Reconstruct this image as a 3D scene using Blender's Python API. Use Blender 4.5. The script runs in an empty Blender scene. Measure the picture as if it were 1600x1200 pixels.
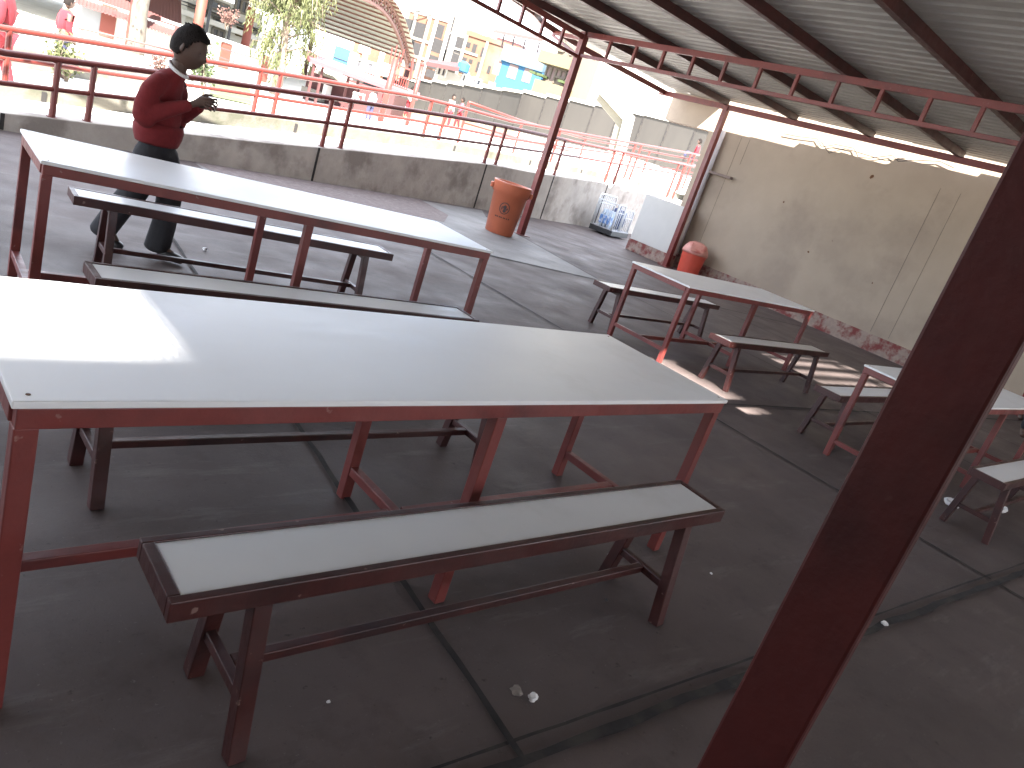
import bpy, bmesh, math, random
from mathutils import Vector, Matrix
C = bpy.context.scene.collection
R = math.radians
# ------------------------------------------------------------------ camera
CAM_Z = 1.462
YAW, PITCH, ROLL = R(-45.541), R(17.51), R(18.912)
FPX = 1159.18
_fw = Vector((-math.sin(YAW)*math.cos(PITCH), math.cos(YAW)*math.cos(PITCH), -math.sin(PITCH)))
_rt = Vector((math.cos(YAW), math.sin(YAW), 0)); _up = _rt.cross(_fw)
CR = math.cos(ROLL)*_rt + math.sin(ROLL)*_up
CU = -math.sin(ROLL)*_rt + math.cos(ROLL)*_up
cd = bpy.data.cameras.new('camera'); cam = bpy.data.objects.new('camera', cd); C.objects.link(cam)
m = Matrix((CR, CU, -_fw)).transposed().to_4x4(); m.translation = Vector((0, 0, CAM_Z)); cam.matrix_world = m
cd.sensor_width = 36; cd.lens = FPX/1600*36; cd.clip_start = .05; cd.clip_end = 2000
bpy.context.scene.camera = cam
# ------------------------------------------------------------------ sky, sun, exposure
SUN_D = Vector((.50, .80, -1)).normalized()          # direction the light travels
w = bpy.data.worlds.new('World'); bpy.context.scene.world = w; w.use_nodes = True
nt = w.node_tree; nt.nodes.clear()
out = nt.nodes.new('ShaderNodeOutputWorld'); bg = nt.nodes.new('ShaderNodeBackground')
sky = nt.nodes.new('ShaderNodeTexSky'); sky.sky_type = 'NISHITA'; sky.sun_disc = False
sky.sun_elevation = math.asin(-SUN_D.z); sky.sun_rotation = math.atan2(-SUN_D.x, -SUN_D.y)
sky.air_density = 1.0; sky.dust_density = 1.5; sky.altitude = 3000
tc = nt.nodes.new('ShaderNodeTexCoord'); mp = nt.nodes.new('ShaderNodeMapping'); mp.inputs['Scale'].default_value = (1, 1, 2.6)
nz = nt.nodes.new('ShaderNodeTexNoise'); nz.inputs['Scale'].default_value = 5; nz.inputs['Detail'].default_value = 8; nz.inputs['Roughness'].default_value = .55
rp = nt.nodes.new('ShaderNodeValToRGB'); rp.color_ramp.elements[0].position = .40; rp.color_ramp.elements[1].position = .56
mx = nt.nodes.new('ShaderNodeMix'); mx.data_type = 'RGBA'; mx.inputs['B'].default_value = (6.5, 6.8, 7.2, 1)
L = nt.links.new
L(tc.outputs['Generated'], mp.inputs['Vector']); L(mp.outputs[0], nz.inputs['Vector']); L(nz.outputs['Fac'], rp.inputs[0])
L(rp.outputs[0], mx.inputs['Factor']); L(sky.outputs[0], mx.inputs['A']); L(mx.outputs['Result'], bg.inputs['Color']); L(bg.outputs[0], out.inputs[0])
bg.inputs['Strength'].default_value = .10
sd = bpy.data.lights.new('sun', 'SUN'); sd.energy = 4.6; sd.angle = R(.53); sd.color = (1, .95, .87)
sun = bpy.data.objects.new('sun', sd); C.objects.link(sun); sun.rotation_euler = SUN_D.to_track_quat('-Z', 'Y').to_euler(); sun.location = (0, 0, 40)
vs = bpy.context.scene.view_settings; vs.view_transform = 'Standard'; vs.look = 'None'; vs.exposure = 3.35; vs.gamma = 1
cy = bpy.context.scene.cycles; cy.max_bounces = 10; cy.diffuse_bounces = 6; cy.glossy_bounces = 4

# ------------------------------------------------------------------ helpers
def ray(x, y): return _fw + CR*((x-800)/FPX) - CU*((y-600)/FPX)
O = Vector((0, 0, CAM_Z))
def PD(x, y, d):                       # the place seen at a photo pixel, d metres away over the ground
    r = ray(x, y); return O + r*(d/math.hypot(r.x, r.y))
def PZ(x, y, z):
    r = ray(x, y); return O + r*((z-CAM_Z)/r.z)
def PV(x, y, a, b):                    # on the vertical plane through ground points a, b
    t = Vector((b[0]-a[0], b[1]-a[1])); n = Vector((t.y, -t.x)); r = ray(x, y)
    return O + r*(n.dot(Vector((a[0], a[1])))/(n.x*r.x+n.y*r.y))

class MB:
    def __init__(s): s.bm = bmesh.new()
    def box(s, c, d, rz=0, M=None):
        mt = Matrix.Translation(Vector(c)) @ Matrix.Rotation(rz, 4, 'Z') @ Matrix.Diagonal((*d, 1))
        if M is not None: mt = M @ mt
        bmesh.ops.create_cube(s.bm, size=1, matrix=mt); return s
    def bar(s, a, b, w=.04, h=None, up=(0, 0, 1)):       # rectangular bar from a to b
        a, b = Vector(a), Vector(b); h = h or w; t = (b-a); ln = t.length; t.normalize(); u = Vector(up)
        if abs(t.dot(u)) > .97: u = Vector((0, 1, 0)) if abs(t.y) < .9 else Vector((1, 0, 0))
        sx = t.cross(u).normalized(); uz = sx.cross(t).normalized()
        mt = Matrix((t, sx, uz)).transposed().to_4x4(); mt.translation = (a+b)/2
        bmesh.ops.create_cube(s.bm, size=1, matrix=mt @ Matrix.Diagonal((ln, w, h, 1))); return s
    def tube(s, pts, r, n=8, closed=False):
        pts = [Vector(p) for p in pts]; rings = []; N = len(pts); pu = None
        rr = r if isinstance(r, (list, tuple)) else [r]*N
        for i, p in enumerate(pts):
            a = pts[(i-1) % N] if (closed or i > 0) else p; b = pts[(i+1) % N] if (closed or i < N-1) else p
            t = (b-a).normalized()
            if pu is None: pu = t.orthogonal().normalized()
            pu = (pu - t*pu.dot(t)).normalized(); v = t.cross(pu)
            rings.append([s.bm.verts.new(p + (pu*math.cos(k*2*math.pi/n)+v*math.sin(k*2*math.pi/n))*rr[i]) for k in range(n)])
        for i in range(N if closed else N-1):
            A, B = rings[i], rings[(i+1) % N]
            for k in range(n): s.bm.faces.new((A[k], A[(k+1) % n], B[(k+1) % n], B[k]))
        if not closed:
            s.bm.faces.new(rings[0][::-1]); s.bm.faces.new(rings[-1])
        return s
    def lathe(s, prof, c=(0, 0, 0), n=32, cap=True):
        rings = [[s.bm.verts.new((c[0]+r*math.cos(k*2*math.pi/n), c[1]+r*math.sin(k*2*math.pi/n), c[2]+z)) for k in range(n)] for r, z in prof]
        for A, B in zip(rings, rings[1:]):
            for k in range(n): s.bm.faces.new((A[k], A[(k+1) % n], B[(k+1) % n], B[k]))
        if cap: s.bm.faces.new(rings[0][::-1]); s.bm.faces.new(rings[-1])
        return s
    def prism(s, poly, off):                              # polygon (3D points) pushed along off
        off = Vector(off); a = [s.bm.verts.new(Vector(p)) for p in poly]; b = [s.bm.verts.new(Vector(p)+off) for p in poly]
        s.bm.faces.new(a); s.bm.faces.new(b[::-1]); n = len(a)
        for i in range(n): s.bm.faces.new((a[i], b[i], b[(i+1) % n], a[(i+1) % n]))
        return s
    def face(s, pts): s.bm.faces.new([s.bm.verts.new(Vector(p)) for p in pts]); return s
    def build(s, name, mat, parent=None, bevel=0, smooth=False, loc=None):
        bmesh.ops.recalc_face_normals(s.bm, faces=s.bm.faces[:])
        me = bpy.data.meshes.new(name); s.bm.to_mesh(me); s.bm.free()
        if smooth:
            for p in me.polygons: p.use_smooth = True
        o = bpy.data.objects.new(name, me); C.objects.link(o); me.materials.append(mat)
        if parent: o.parent = parent
        if loc: o.location = loc
        if bevel:
            b = o.modifiers.new('bevel', 'BEVEL'); b.width = bevel; b.segments = 2; b.limit_method = 'ANGLE'
        return o

def tag(o, label=None, cat=None, group=None, kind=None):
    if label: o['label'] = label
    if cat: o['category'] = cat
    if group: o['group'] = group
    if kind: o['kind'] = kind
    return o
def thing(name, label, cat, loc=(0, 0, 0), rz=0, group=None):
    o = bpy.data.objects.new(name, None); C.objects.link(o); o.location = loc; o.rotation_euler = (0, 0, rz); o.empty_display_size = .1
    return tag(o, label, cat, group)
def dup(root, loc, rz, label, group=None):
    r = root.copy(); C.objects.link(r); r.location = loc; r.rotation_euler = (0, 0, rz); r['label'] = label
    if group: r['group'] = group
    for ch in list(root.children):
        c = ch.copy(); C.objects.link(c); c.parent = r
        for g in ch.children:
            d = g.copy(); C.objects.link(d); d.parent = c
    return r

# ------------------------------------------------------------------ materials
def mat(name, col, rough=.6, var=.15, scale=6, col2=None, scale2=1.2, mix2=.5, bump=0, bscale=60, metal=0, spec=.5, coat=0, stretch=None, rvar=0):
    M = bpy.data.materials.new(name); M.use_nodes = True; t = M.node_tree; b = t.nodes['Principled BSDF']
    tcn = t.nodes.new('ShaderNodeTexCoord'); src = tcn.outputs['Object']
    if stretch:
        mpn = t.nodes.new('ShaderNodeMapping'); mpn.inputs['Scale'].default_value = stretch; t.links.new(src, mpn.inputs[0]); src = mpn.outputs[0]
    n1 = t.nodes.new('ShaderNodeTexNoise'); n1.inputs['Scale'].default_value = scale; n1.inputs['Detail'].default_value = 6; n1.inputs['Roughness'].default_value = .65
    t.links.new(src, n1.inputs['Vector'])
    r1 = t.nodes.new('ShaderNodeValToRGB'); e = r1.color_ramp.elements
    e[0].position = .3; e[1].position = .7
    e[0].color = (*[max(0, c*(1-var)) for c in col], 1); e[1].color = (*[min(1, c*(1+var)) for c in col], 1)
    t.links.new(n1.outputs['Fac'], r1.inputs[0]); colout = r1.outputs[0]
    if col2:
        n2 = t.nodes.new('ShaderNodeTexNoise'); n2.inputs['Scale'].default_value = scale2; n2.inputs['Detail'].default_value = 9; n2.inputs['Roughness'].default_value = .62
        t.links.new(src, n2.inputs['Vector'])
        r2 = t.nodes.new('ShaderNodeValToRGB'); r2.color_ramp.elements[0].position = .5-(.02+.18*0)+(.5-mix2)*.4; r2.color_ramp.elements[1].position = min(1, r2.color_ramp.elements[0].position+.14)
        t.links.new(n2.outputs['Fac'], r2.inputs[0])
        mxx = t.nodes.new('ShaderNodeMix'); mxx.data_type = 'RGBA'; mxx.inputs['B'].default_value = (*col2, 1)
        t.links.new(r2.outputs[0], mxx.inputs['Factor']); t.links.new(colout, mxx.inputs['A']); colout = mxx.outputs['Result']
    t.links.new(colout, b.inputs['Base Color'])
    b.inputs['Roughness'].default_value = rough; b.inputs['Metallic'].default_value = metal
    b.inputs['Specular IOR Level'].default_value = spec
    if coat: b.inputs['Coat Weight'].default_value = coat; b.inputs['Coat Roughness'].default_value = .15
    if rvar:
        mr = t.nodes.new('ShaderNodeMapRange'); mr.inputs['To Min'].default_value = rough-rvar; mr.inputs['To Max'].default_value = rough+rvar
        t.links.new(n1.outputs['Fac'], mr.inputs[0]); t.links.new(mr.outputs[0], b.inputs['Roughness'])
    if bump:
        nb = t.nodes.new('ShaderNodeTexNoise'); nb.inputs['Scale'].default_value = bscale; nb.inputs['Detail'].default_value = 5
        t.links.new(src, nb.inputs['Vector'])
        bp = t.nodes.new('ShaderNodeBump'); bp.inputs['Strength'].default_value = bump; bp.inputs['Distance'].default_value = .01
        t.links.new(nb.outputs['Fac'], bp.inputs['Height']); t.links.new(bp.outputs[0], b.inputs['Normal'])
    return M
def floor_mat(name, base, stain, light):
    M = bpy.data.materials.new(name); M.use_nodes = True; t = M.node_tree; b = t.nodes['Principled BSDF']; LK = t.links.new
    tcn = t.nodes.new('ShaderNodeTexCoord'); src = tcn.outputs['Object']
    def noise(sc, det=8, ro=.6, st=None):
        n = t.nodes.new('ShaderNodeTexNoise'); n.inputs['Scale'].default_value = sc; n.inputs['Detail'].default_value = det; n.inputs['Roughness'].default_value = ro
        if st:
            q = t.nodes.new('ShaderNodeMapping'); q.inputs['Scale'].default_value = st; q.inputs['Rotation'].default_value = (0, 0, .5); LK(src, q.inputs[0]); LK(q.outputs[0], n.inputs['Vector'])
        else: LK(src, n.inputs['Vector'])
        return n.outputs['Fac']
    def ramp(f, a, c, lo=0, hi=1):
        q = t.nodes.new('ShaderNodeMapRange'); q.inputs['From Min'].default_value = a; q.inputs['From Max'].default_value = c; q.inputs['To Min'].default_value = lo; q.inputs['To Max'].default_value = hi; LK(f, q.inputs[0]); return q.outputs[0]
    def mixc(f, A, B):
        q = t.nodes.new('ShaderNodeMix'); q.data_type = 'RGBA'; LK(f, q.inputs['Factor'])
        if hasattr(A, 'links'): LK(A, q.inputs['A'])
        else: q.inputs['A'].default_value = (*A, 1)
        q.inputs['B'].default_value = (*B, 1); return q.outputs['Result']
    c = mixc(ramp(noise(1.1), .35, .65), base, tuple(x*.72 for x in base))
    c = mixc(ramp(noise(5, 10, .7), .52, .72, 0, .55), c, stain)
    c = mixc(ramp(noise(2.2, 10, .72, (.6, 3, 1)), .56, .75, 0, .6), c, light)
    c = mixc(ramp(noise(26, 4, .6), .66, .74, 0, .7), c, tuple(x*.45 for x in stain))
    c = mixc(ramp(noise(70, 3, .6), .66, .74, 0, .5), c, light)
    c = mixc(ramp(noise(9, 12, .8), .6, .68, 0, .55), c, tuple(x*.6 for x in stain))
    c = mixc(ramp(noise(140, 2, .5), .7, .75, 0, .6), c, tuple(x*.3 for x in stain))
    LK(c, b.inputs['Base Color'])
    LK(ramp(noise(1.7, 8), .3, .7, .5, .78), b.inputs['Roughness']); b.inputs['Specular IOR Level'].default_value = .35
    bp = t.nodes.new('ShaderNodeBump'); bp.inputs['Strength'].default_value = .35; bp.inputs['Distance'].default_value = .006
    LK(noise(45, 10, .8), bp.inputs['Height']); LK(bp.outputs[0], b.inputs['Normal'])
    return M

M_steel = mat('red_oxide_paint', (0.1658, 0.03316, 0.02842), .42, .18, 5, (0.1026, 0.02368, 0.0221), 2.5, .4, .12, 40, rvar=.08)
M_bench = mat('dark_red_paint', (0.0532, 0.01391, 0.01228), .4, .22, 7, (0.02864, 0.01146, 0.01146), 3, .45, .12, 40, rvar=.08)
M_rail = mat('red_rail_paint', (0.1361, 0.02211, 0.01632), .42, .12, 4, (0.102, 0.0187, 0.01531), 2, .35, .08, 40)
M_raild = mat('brown_rail_paint', (.13, .04, .035), .45, .15, 4, bump=.08)
M_lam = mat('white_laminate', (0.776, 0.7857, 0.7954), .34, .02, 3, (0.7178, 0.7227, 0.7178), 2.0, .3, 0, rvar=.05, spec=.4)
def wear(M, speck, amt=.6, sc=55, lo=.70, rsc=3.5, rmin=.22, rmax=.5):
    t = M.node_tree; b = t.nodes['Principled BSDF']; lk = b.inputs['Base Color'].links[0].from_socket; LK = t.links.new
    tcn = t.nodes.new('ShaderNodeTexCoord'); n = t.nodes.new('ShaderNodeTexNoise'); n.inputs['Scale'].default_value = sc; n.inputs['Detail'].default_value = 3; LK(tcn.outputs['Object'], n.inputs['Vector'])
    q = t.nodes.new('ShaderNodeMapRange'); q.inputs['From Min'].default_value = lo; q.inputs['From Max'].default_value = lo+.04; q.inputs['To Max'].default_value = amt; LK(n.outputs['Fac'], q.inputs[0])
    x = t.nodes.new('ShaderNodeMix'); x.data_type = 'RGBA'; x.inputs['B'].default_value = (*speck, 1); LK(q.outputs[0], x.inputs['Factor']); LK(lk, x.inputs['A']); LK(x.outputs['Result'], b.inputs['Base Color'])
    mp_ = t.nodes.new('ShaderNodeMapping'); mp_.inputs['Scale'].default_value = (1, 4, 1); mp_.inputs['Rotation'].default_value = (0, 0, .7); LK(tcn.outputs['Object'], mp_.inputs[0])
    n2 = t.nodes.new('ShaderNodeTexNoise'); n2.inputs['Scale'].default_value = rsc; n2.inputs['Detail'].default_value = 9; n2.inputs['Roughness'].default_value = .7; LK(mp_.outputs[0], n2.inputs['Vector'])
    q2 = t.nodes.new('ShaderNodeMapRange'); q2.inputs['From Min'].default_value = .35; q2.inputs['From Max'].default_value = .65; q2.inputs['To Min'].default_value = rmin; q2.inputs['To Max'].default_value = rmax; LK(n2.outputs['Fac'], q2.inputs[0]); LK(q2.outputs[0], b.inputs['Roughness'])
    return M
wear(M_lam, (.34, .30, .28), .4, 60, .775, 2.0, .31, .42)
for M_ in (M_steel, M_bench): wear(M_, (.30, .20, .17), .5, 30, .70, 6, .3, .55)
M_lamedge = mat('laminate_edge', (.45, .40, .38), .5, .1, 20)
M_floor = floor_mat('floor_concrete', (.113, .088, .084), (.052, .041, .040), (.20, .175, .17))
M_slab = floor_mat('pale_concrete', (.25, .24, .235), (.13, .12, .115), (.34, .33, .32))
M_joint = mat('joint_dirt', (0.021, 0.018, 0.018), .9, .4, 12, (0.042, 0.036, 0.03), 6, .5, .3, 30)
M_retain = mat('retaining_concrete', (0.4, 0.352, 0.308), .85, .16, 3, (0.24, 0.204, 0.176), 1.6, .42, .35, 25)
M_kerb = mat('kerb_concrete', (0.1162, 0.1071, 0.08865), .85, .16, 4, (0.07337, 0.07337, 0.05198), 2.2, .42, .35, 25)
M_deck = mat('ramp_concrete', (.5, .48, .44), .85, .1, 3, (.4, .38, .35), 1.5, .4, .2, 30)
M_yard = mat('yard_concrete', (.52, .5, .46), .9, .1, .8, (.44, .42, .38), .25, .45, .1, 10)
M_court = mat('dry_court', (0.1553, 0.1146, 0.04436), .95, .15, .6, (0.1774, 0.1664, 0.09241), .2, .4)
M_grass = mat('dry_grass', (0.05915, 0.07396, 0.02218), .95, .35, 3, (0.1109, 0.1035, 0.04436), 1.2, .5, .5, 20)
M_wall = mat('cream_plaster', (0.3687, 0.2949, 0.2274), .85, .07, 1.3, (0.301, 0.2381, 0.1872), .7, .4, .08, 18)
M_wallw = mat('white_plaster', (0.527, 0.51, 0.4845), .85, .05, 1.5, (0.4675, 0.4505, 0.425), .8, .4, .08, 18)
M_skirt = mat('peeling_skirting', (0.288, 0.216, 0.18), .85, .18, 9, (0.1728, 0.0396, 0.036), 5.5, .55, .3, 30)
M_zinc = mat('zinc_sheet', (0.3596, 0.348, 0.3248), .5, .1, 1.6, (0.29, 0.2784, 0.2552), .9, .4, 0, metal=.1, rvar=.08)
M_pvc = mat('grey_pvc', (.5, .48, .5), .5, .05, 6)
M_rust = mat('rust', (.12, .05, .02), .9, .4, 40)
M_dark = mat('dark_void', (.02, .018, .018), .9, .2, 4)
M_orange = mat('orange_plastic', (0.4638, 0.1272, 0.06358), .45, .08, 4, (0.374, 0.1047, 0.05984), 3, .35)
M_redpl = mat('red_plastic', (0.4928, 0.0616, 0.0352), .42, .08, 5)
M_redlid = mat('faded_red_plastic', (.52, .23, .19), .5, .12, 9, (.4, .1, .08), 5, .4)
M_ink = mat('black_print', (.05, .03, .03), .6, .1, 20)
M_tubew = mat('white_tube', (.62, .63, .64), .4, .05, 10)
M_black = mat('black_plastic', (.025, .025, .027), .5, .2, 8)
M_bluebag = mat('dark_blue_bag', (.02, .035, .11), .5, .3, 7, bump=.4, bscale=14)
M_label = mat('blue_label', (.12, .25, .55), .4, .3, 9, (.7, .72, .75), 9, .5)
M_clear = mat('clear_bottle', (.45, .52, .6), .2, .1, 6)
M_paper = mat('white_paper', (.75, .74, .74), .8, .05, 10)
M_pape2 = mat('brown_paper', (.22, .19, .17), .8, .25, 20)
M_perim = mat('perimeter_concrete', (0.04422, 0.03912, 0.03401), .9, .1, .25, (0.03401, 0.02994, 0.02652), .35, .45, .2, 2, stretch=(1, 1, .25))
M_coping = mat('white_coping', (0.6375, 0.6205, 0.578), .85, .05, 1)
M_white = mat('white_wall', (0.527, 0.51, 0.459), .85, .04, .4, (0.561, 0.527, 0.459), .3, .3)
M_cream = mat('cream_concrete', (0.1464, 0.1353, 0.1064), .85, .06, .6)  # also the shade tone on one side of the bent column
M_brick = mat('orange_brick', (0.1225, 0.05781, 0.03401), .9, .12, .5, (0.1361, 0.08502, 0.05781), .25, .4, .15, 3)
M_conc = mat('grey_concrete', (0.1553, 0.1424, 0.1219), .9, .08, .4)
M_blue = mat('blue_paint', (0.02041, 0.09181, 0.1768), .8, .06, .3)
M_bluepale = mat('faded_blue_paint', (0.06464, 0.1087, 0.1531), .8, .15, .4, (0.17, 0.17, 0.187), .5, .35)
M_beige = mat('beige_paint', (0.102, 0.08329, 0.06464), .85, .06, .3)
M_yellow = mat('yellow_paint', (0.1225, 0.09862, 0.05272), .85, .06, .3)
M_glass = mat('dark_glass', (.07, .07, .08), .2, .2, .8)
M_brownw = mat('brown_shutter', (.16, .11, .10), .7, .15, 1)
M_pink = mat('pink_red_roof', (0.1553, 0.04436, 0.04806), .7, .05, .5)
M_pinkroof = mat('faded_red_roof', (0.09181, 0.03401, 0.03231), .7, .06, .8)
M_maroon = mat('maroon_paint', (0.064, 0.02, 0.02), .8, .1, .5)
M_redcol = mat('red_column_paint', (0.1429, 0.03062, 0.0187), .7, .06, .5)
M_vault = mat('vault_sheet', (.42, .43, .36), .6, .06, .3, metal=.1)
M_vrib = mat('vault_truss_paint', (.22, .11, .09), .8, .12, .8)
M_bark = mat('pale_bark', (0.09241, 0.07765, 0.06284), .9, .2, 6, (0.05546, 0.04436, 0.03328), 4, .4, .5, 14, stretch=(1, 1, .3))
M_bark2 = mat('brown_bark', (.16, .12, .09), .9, .25, 6, bump=.5)
M_leaf = mat('willow_leaf', (0.06464, 0.0731, 0.02211), .7, .35, .9, (0.09181, 0.09181, 0.03401), .6, .5)
M_leaf2 = mat('green_leaf', (0.04081, 0.05781, 0.017), .7, .35, 2)
M_leafr = mat('reddish_leaf', (0.1109, 0.05176, 0.04066), .7, .3, 3)
M_skin = mat('brown_skin', (0.07098, 0.03696, 0.02513), .55, .06, 12)
M_hair = mat('black_hair', (.012, .009, .008), .85, .3, 60, bump=.6, bscale=120, spec=.15)
M_sweat = mat('red_wool', (0.1396, 0.01008, 0.01241), .95, .1, 40, bump=.9, bscale=16)
M_collar = mat('white_cotton', (.7, .68, .68), .9, .04, 20)
M_trous = mat('charcoal_trousers', (.019, .018, .021), .9, .15, 20, bump=.2)
M_shoe = mat('black_leather', (.014, .013, .014), .35, .2, 20)
M_redcl = mat('red_cloth', (0.1632, 0.008502, 0.01531), .9, .1, 15)
M_pinkcl = mat('pink_cloth', (0.2211, 0.04081, 0.06804), .9, .1, 15)
M_navy = mat('navy_cloth', (.03, .03, .07), .9, .1, 15)

# ------------------------------------------------------------------ ground, ramp and terrain (setting)
RA, RB = Vector((1.2, 8.8)), Vector((13.5, 12.85))
RT = (RB-RA).normalized(); RN = Vector((-RT.y, RT.x))
def ramp_pt(x, off=0):                      # plan point over world-x on the wall line, pushed outwards
    p = RA + RT*((x-RA.x)/RT.x) + RN*off; return p
def interp(tab, x):
    if x <= tab[0][0]: return tab[0][1]
    for (a, u), (b, v) in zip(tab, tab[1:]):
        if x <= b: return u+(v-u)*(x-a)/(b-a)
    return tab[-1][1]
WT = [(-6, .05), (1.2, .165), (2.45, .26), (4.2, .4), (5.4, .52), (9.2, .86), (10.9, .93), (14.7, 1.17), (22, 1.3), (26, 1.35)]   # wall top height over x
KT = [(-6, .1), (1.3, .29), (4.7, .61), (8.5, .97), (11, 1.08), (14.7, 1.3), (22, 1.5)]
XS = [-6, -3, -1, 0, 1.2, 2.45, 3.3, 4.2, 5.4, 6.5, 7.8, 9.2, 10.9, 12.5, 14.7, 17, 19.5, 22, 25.5]

b = MB(); b.face([(-30, -30, 0), (60, -30, 0), (60, RA.y+(60-RA.x)*RT.y/RT.x, 0), (-30, RA.y+(-30-RA.x)*RT.y/RT.x, 0)])
tag(b.build('floor', M_floor), kind='structure')
def sheet(name, pts, z, m): return tag(MB().face([(x, y, z) for x, y in pts]).build(name, m), kind='structure')
sheet('pavement', [(3.2, 7.55), (4.95, 7.42), (8.06, 6.93), (8.75, 10.6), (9.2, 11.3), (4.9, 9.9), (3.2, 9.35)], .004, M_slab)
def joint(name, p, q, w0, seed=0, z=.008):
    rnd = random.Random(seed); p, q = Vector(p), Vector(q); n = max(6, int((q-p).length/.12)); t = (q-p).normalized(); s = Vector((-t.y, t.x)); mb = MB(); prev = None
    for i in range(n+1):
        c = p+(q-p)*(i/n); a = w0*(.5+rnd.uniform(-.18, .18)); bb = w0*(.5+rnd.uniform(-.18, .18)); c = c+s*rnd.uniform(-.1, .1)*w0
        cur = (mb.bm.verts.new((*(c+s*a), z)), mb.bm.verts.new((*(c-s*bb), z)))
        if prev: mb.bm.faces.new((prev[0], prev[1], cur[1], cur[0]))
        prev = cur
    return tag(mb.build(name, M_joint), kind='structure')
sheet('bounce_ground', [(-6, -14), (20, -14), (20, -7.6), (-6, -7.6)], .004, M_yard)  # unseen pale ground added to bounce sunlight in under the roof
joint('floor_joint', (4.96, 7.4), (4.98, .70), .022, 1)
joint('floor_joint', (4.98, .64), (5.0, -3), .02, 2)
joint('floor_joint', (1.36, .86), (1.93, 6.2), .022, 3)
joint('floor_joint', (3.2, 7.55), (4.95, 7.42), .03, 4, .0085); joint('floor_joint', (4.95, 7.42), (12.9, 6.1), .028, 5, .0085)
joint('floor_joint', (8.06, 6.9), (8.0, .65), .018, 6); joint('floor_joint', (8.06, 6.95), (8.75, 10.6), .016, 7)
joint('floor_joint', (5.0, 3.0), (13.2, 2.5), .02, 8); joint('floor_joint', (10.4, 6.5), (10.4, .7), .016, 12)
joint('floor_joint', (8.7, 9.9), (12.9, 9.0), .02, 13)
joint('drain_channel', (-.5, .94), (8, .52), .034, 9, .0095)
joint('drain_lip', (-.5, 1.005), (8, .575), .010, 10, .0075)
# strip of herringbone pavers by the retaining wall
M_pav = mat('paver_brick', (.15, .115, .11), .85, .3, 14, (.21, .175, .17), 9, .5, .4, 40, stretch=(1, 2, 1))
pp = [ramp_pt(x, -.02) for x in (3.2, 7.4)]
sheet('paver_strip', [(3.4, 8.5), (6.7, 9.0), (7.3, 9.75), (pp[1].x, pp[1].y), (pp[0].x, pp[0].y)], .008, M_pav)

def wall_strip(name, off, th, top, bot, m, xs=XS):   # a wall following the ramp line
    mb = MB(); prev = None
    for x in xs:
        a = ramp_pt(x, off); c = ramp_pt(x, off+th); zt = interp(top, x); zb = bot(x) if callable(bot) else bot
        cur = [mb.bm.verts.new((a.x, a.y, zb)), mb.bm.verts.new((a.x, a.y, zt)), mb.bm.verts.new((c.x, c.y, zt)), mb.bm.verts.new((c.x, c.y, zb))]
        if prev:
            for k in range(4): mb.bm.faces.new((prev[k], prev[(k+1) % 4], cur[(k+1) % 4], cur[k]))
        prev = cur
    return mb
rw = thing('retaining_wall', 'long stained grey concrete retaining wall climbing along the ramp with dark brown railing on it', 'wall', (RA.x, RA.y, 0))
def put(mb, name, m, root, **k):
    o = mb.build(name, m, **k); o.parent = root; o.matrix_parent_inverse = Matrix.Translation(-Vector(root.location)) if root.rotation_euler.z == 0 else (Matrix.Translation(root.location) @ Matrix.Rotation(root.rotation_euler.z, 4, 'Z')).inverted(); return o
put(wall_strip('x', 0, .16, WT, -.2, None), 'wall_body', M_retain, rw, bevel=.012)
vj = MB()
for x in (1.2, 5.05, 9.05, 11.6, 14.3): p = ramp_pt(x, -.003); vj.box((p.x, p.y, interp(WT, x)/2), (.035, .01, interp(WT, x)-.01), math.atan2(RT.y, RT.x))
put(vj, 'expansion_joint', M_joint, rw)
# ramp deck and outer kerb
mb = MB(); prev = None
for x in XS:
    a, c = ramp_pt(x, .16), ramp_pt(x, .93); z = interp(WT, x)-.02
    cur = (mb.bm.verts.new((a.x, a.y, z)), mb.bm.verts.new((c.x, c.y, z)))
    if prev: mb.bm.faces.new((prev[0], cur[0], cur[1], prev[1]))
    prev = cur
tag(mb.build('ramp_path', M_deck), kind='structure')
kw = thing('kerb_wall', 'sunlit low concrete kerb wall with drain slots beyond the ramp under the red railing', 'wall', (RA.x, RA.y+1, 0))
put(wall_strip('x', .93, .18, KT, lambda x: interp(WT, x)-.4, None), 'wall_body', M_kerb, kw, bevel=.012)
vj = MB()
for x in (2.0, 3.5, 5.4, 9.2, 12.0, 14.5): p = ramp_pt(x, .925); vj.box((p.x, p.y, interp(KT, x)-.14), (.05, .014, .2), math.atan2(RT.y, RT.x))
put(vj, 'drain_slot', M_dark, kw)

# yard terrain: polar sheet about the camera, heights by bearing and distance
AZ = [120, 95, 83, 75, 66, 57, 50, 42, 30, 15]
DD = [9.6, 13, 20, 30, 42, 60, 80, 130, 400, 1500]
HH = {9.6: [-.4, -.35, -.2, -.1, .1, .35, .5, .6, .6, .6], 13: [-.4, -.3, -.17, -.1, .15, .5, .8, 1.0, 1.0, 1.0], 20: [-.5, -.4, -.3, -.1, .2, .7, 1.1, 1.5, 1.5, 1.6],
      30: [-.5, -.4, -.3, -.05, .25, .85, 1.4, 2.0, 2.1, 2.1], 42: [-.5, -.4, -.3, -.1, .25, .95, 1.7, 2.44, 2.6, 2.6], 60: [-.5, -.4, -.3, -.1, .3, 1.0, 2.0, 2.6, 2.8, 2.8],
      80: [-.5, -.4, -.3, -.1, .35, 1.0, 2.1, 2.7, 2.9, 2.9], 130: [-.5, -.4, -.3, 0, .4, 1.2, 2.2, 2.8, 3, 3], 400: [0, 0, 0, .2, .6, 1.4, 2.4, 3, 3, 3], 1500: [0, 0, 0, .2, .6, 1.4, 2.4, 3, 3, 3]}
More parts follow.
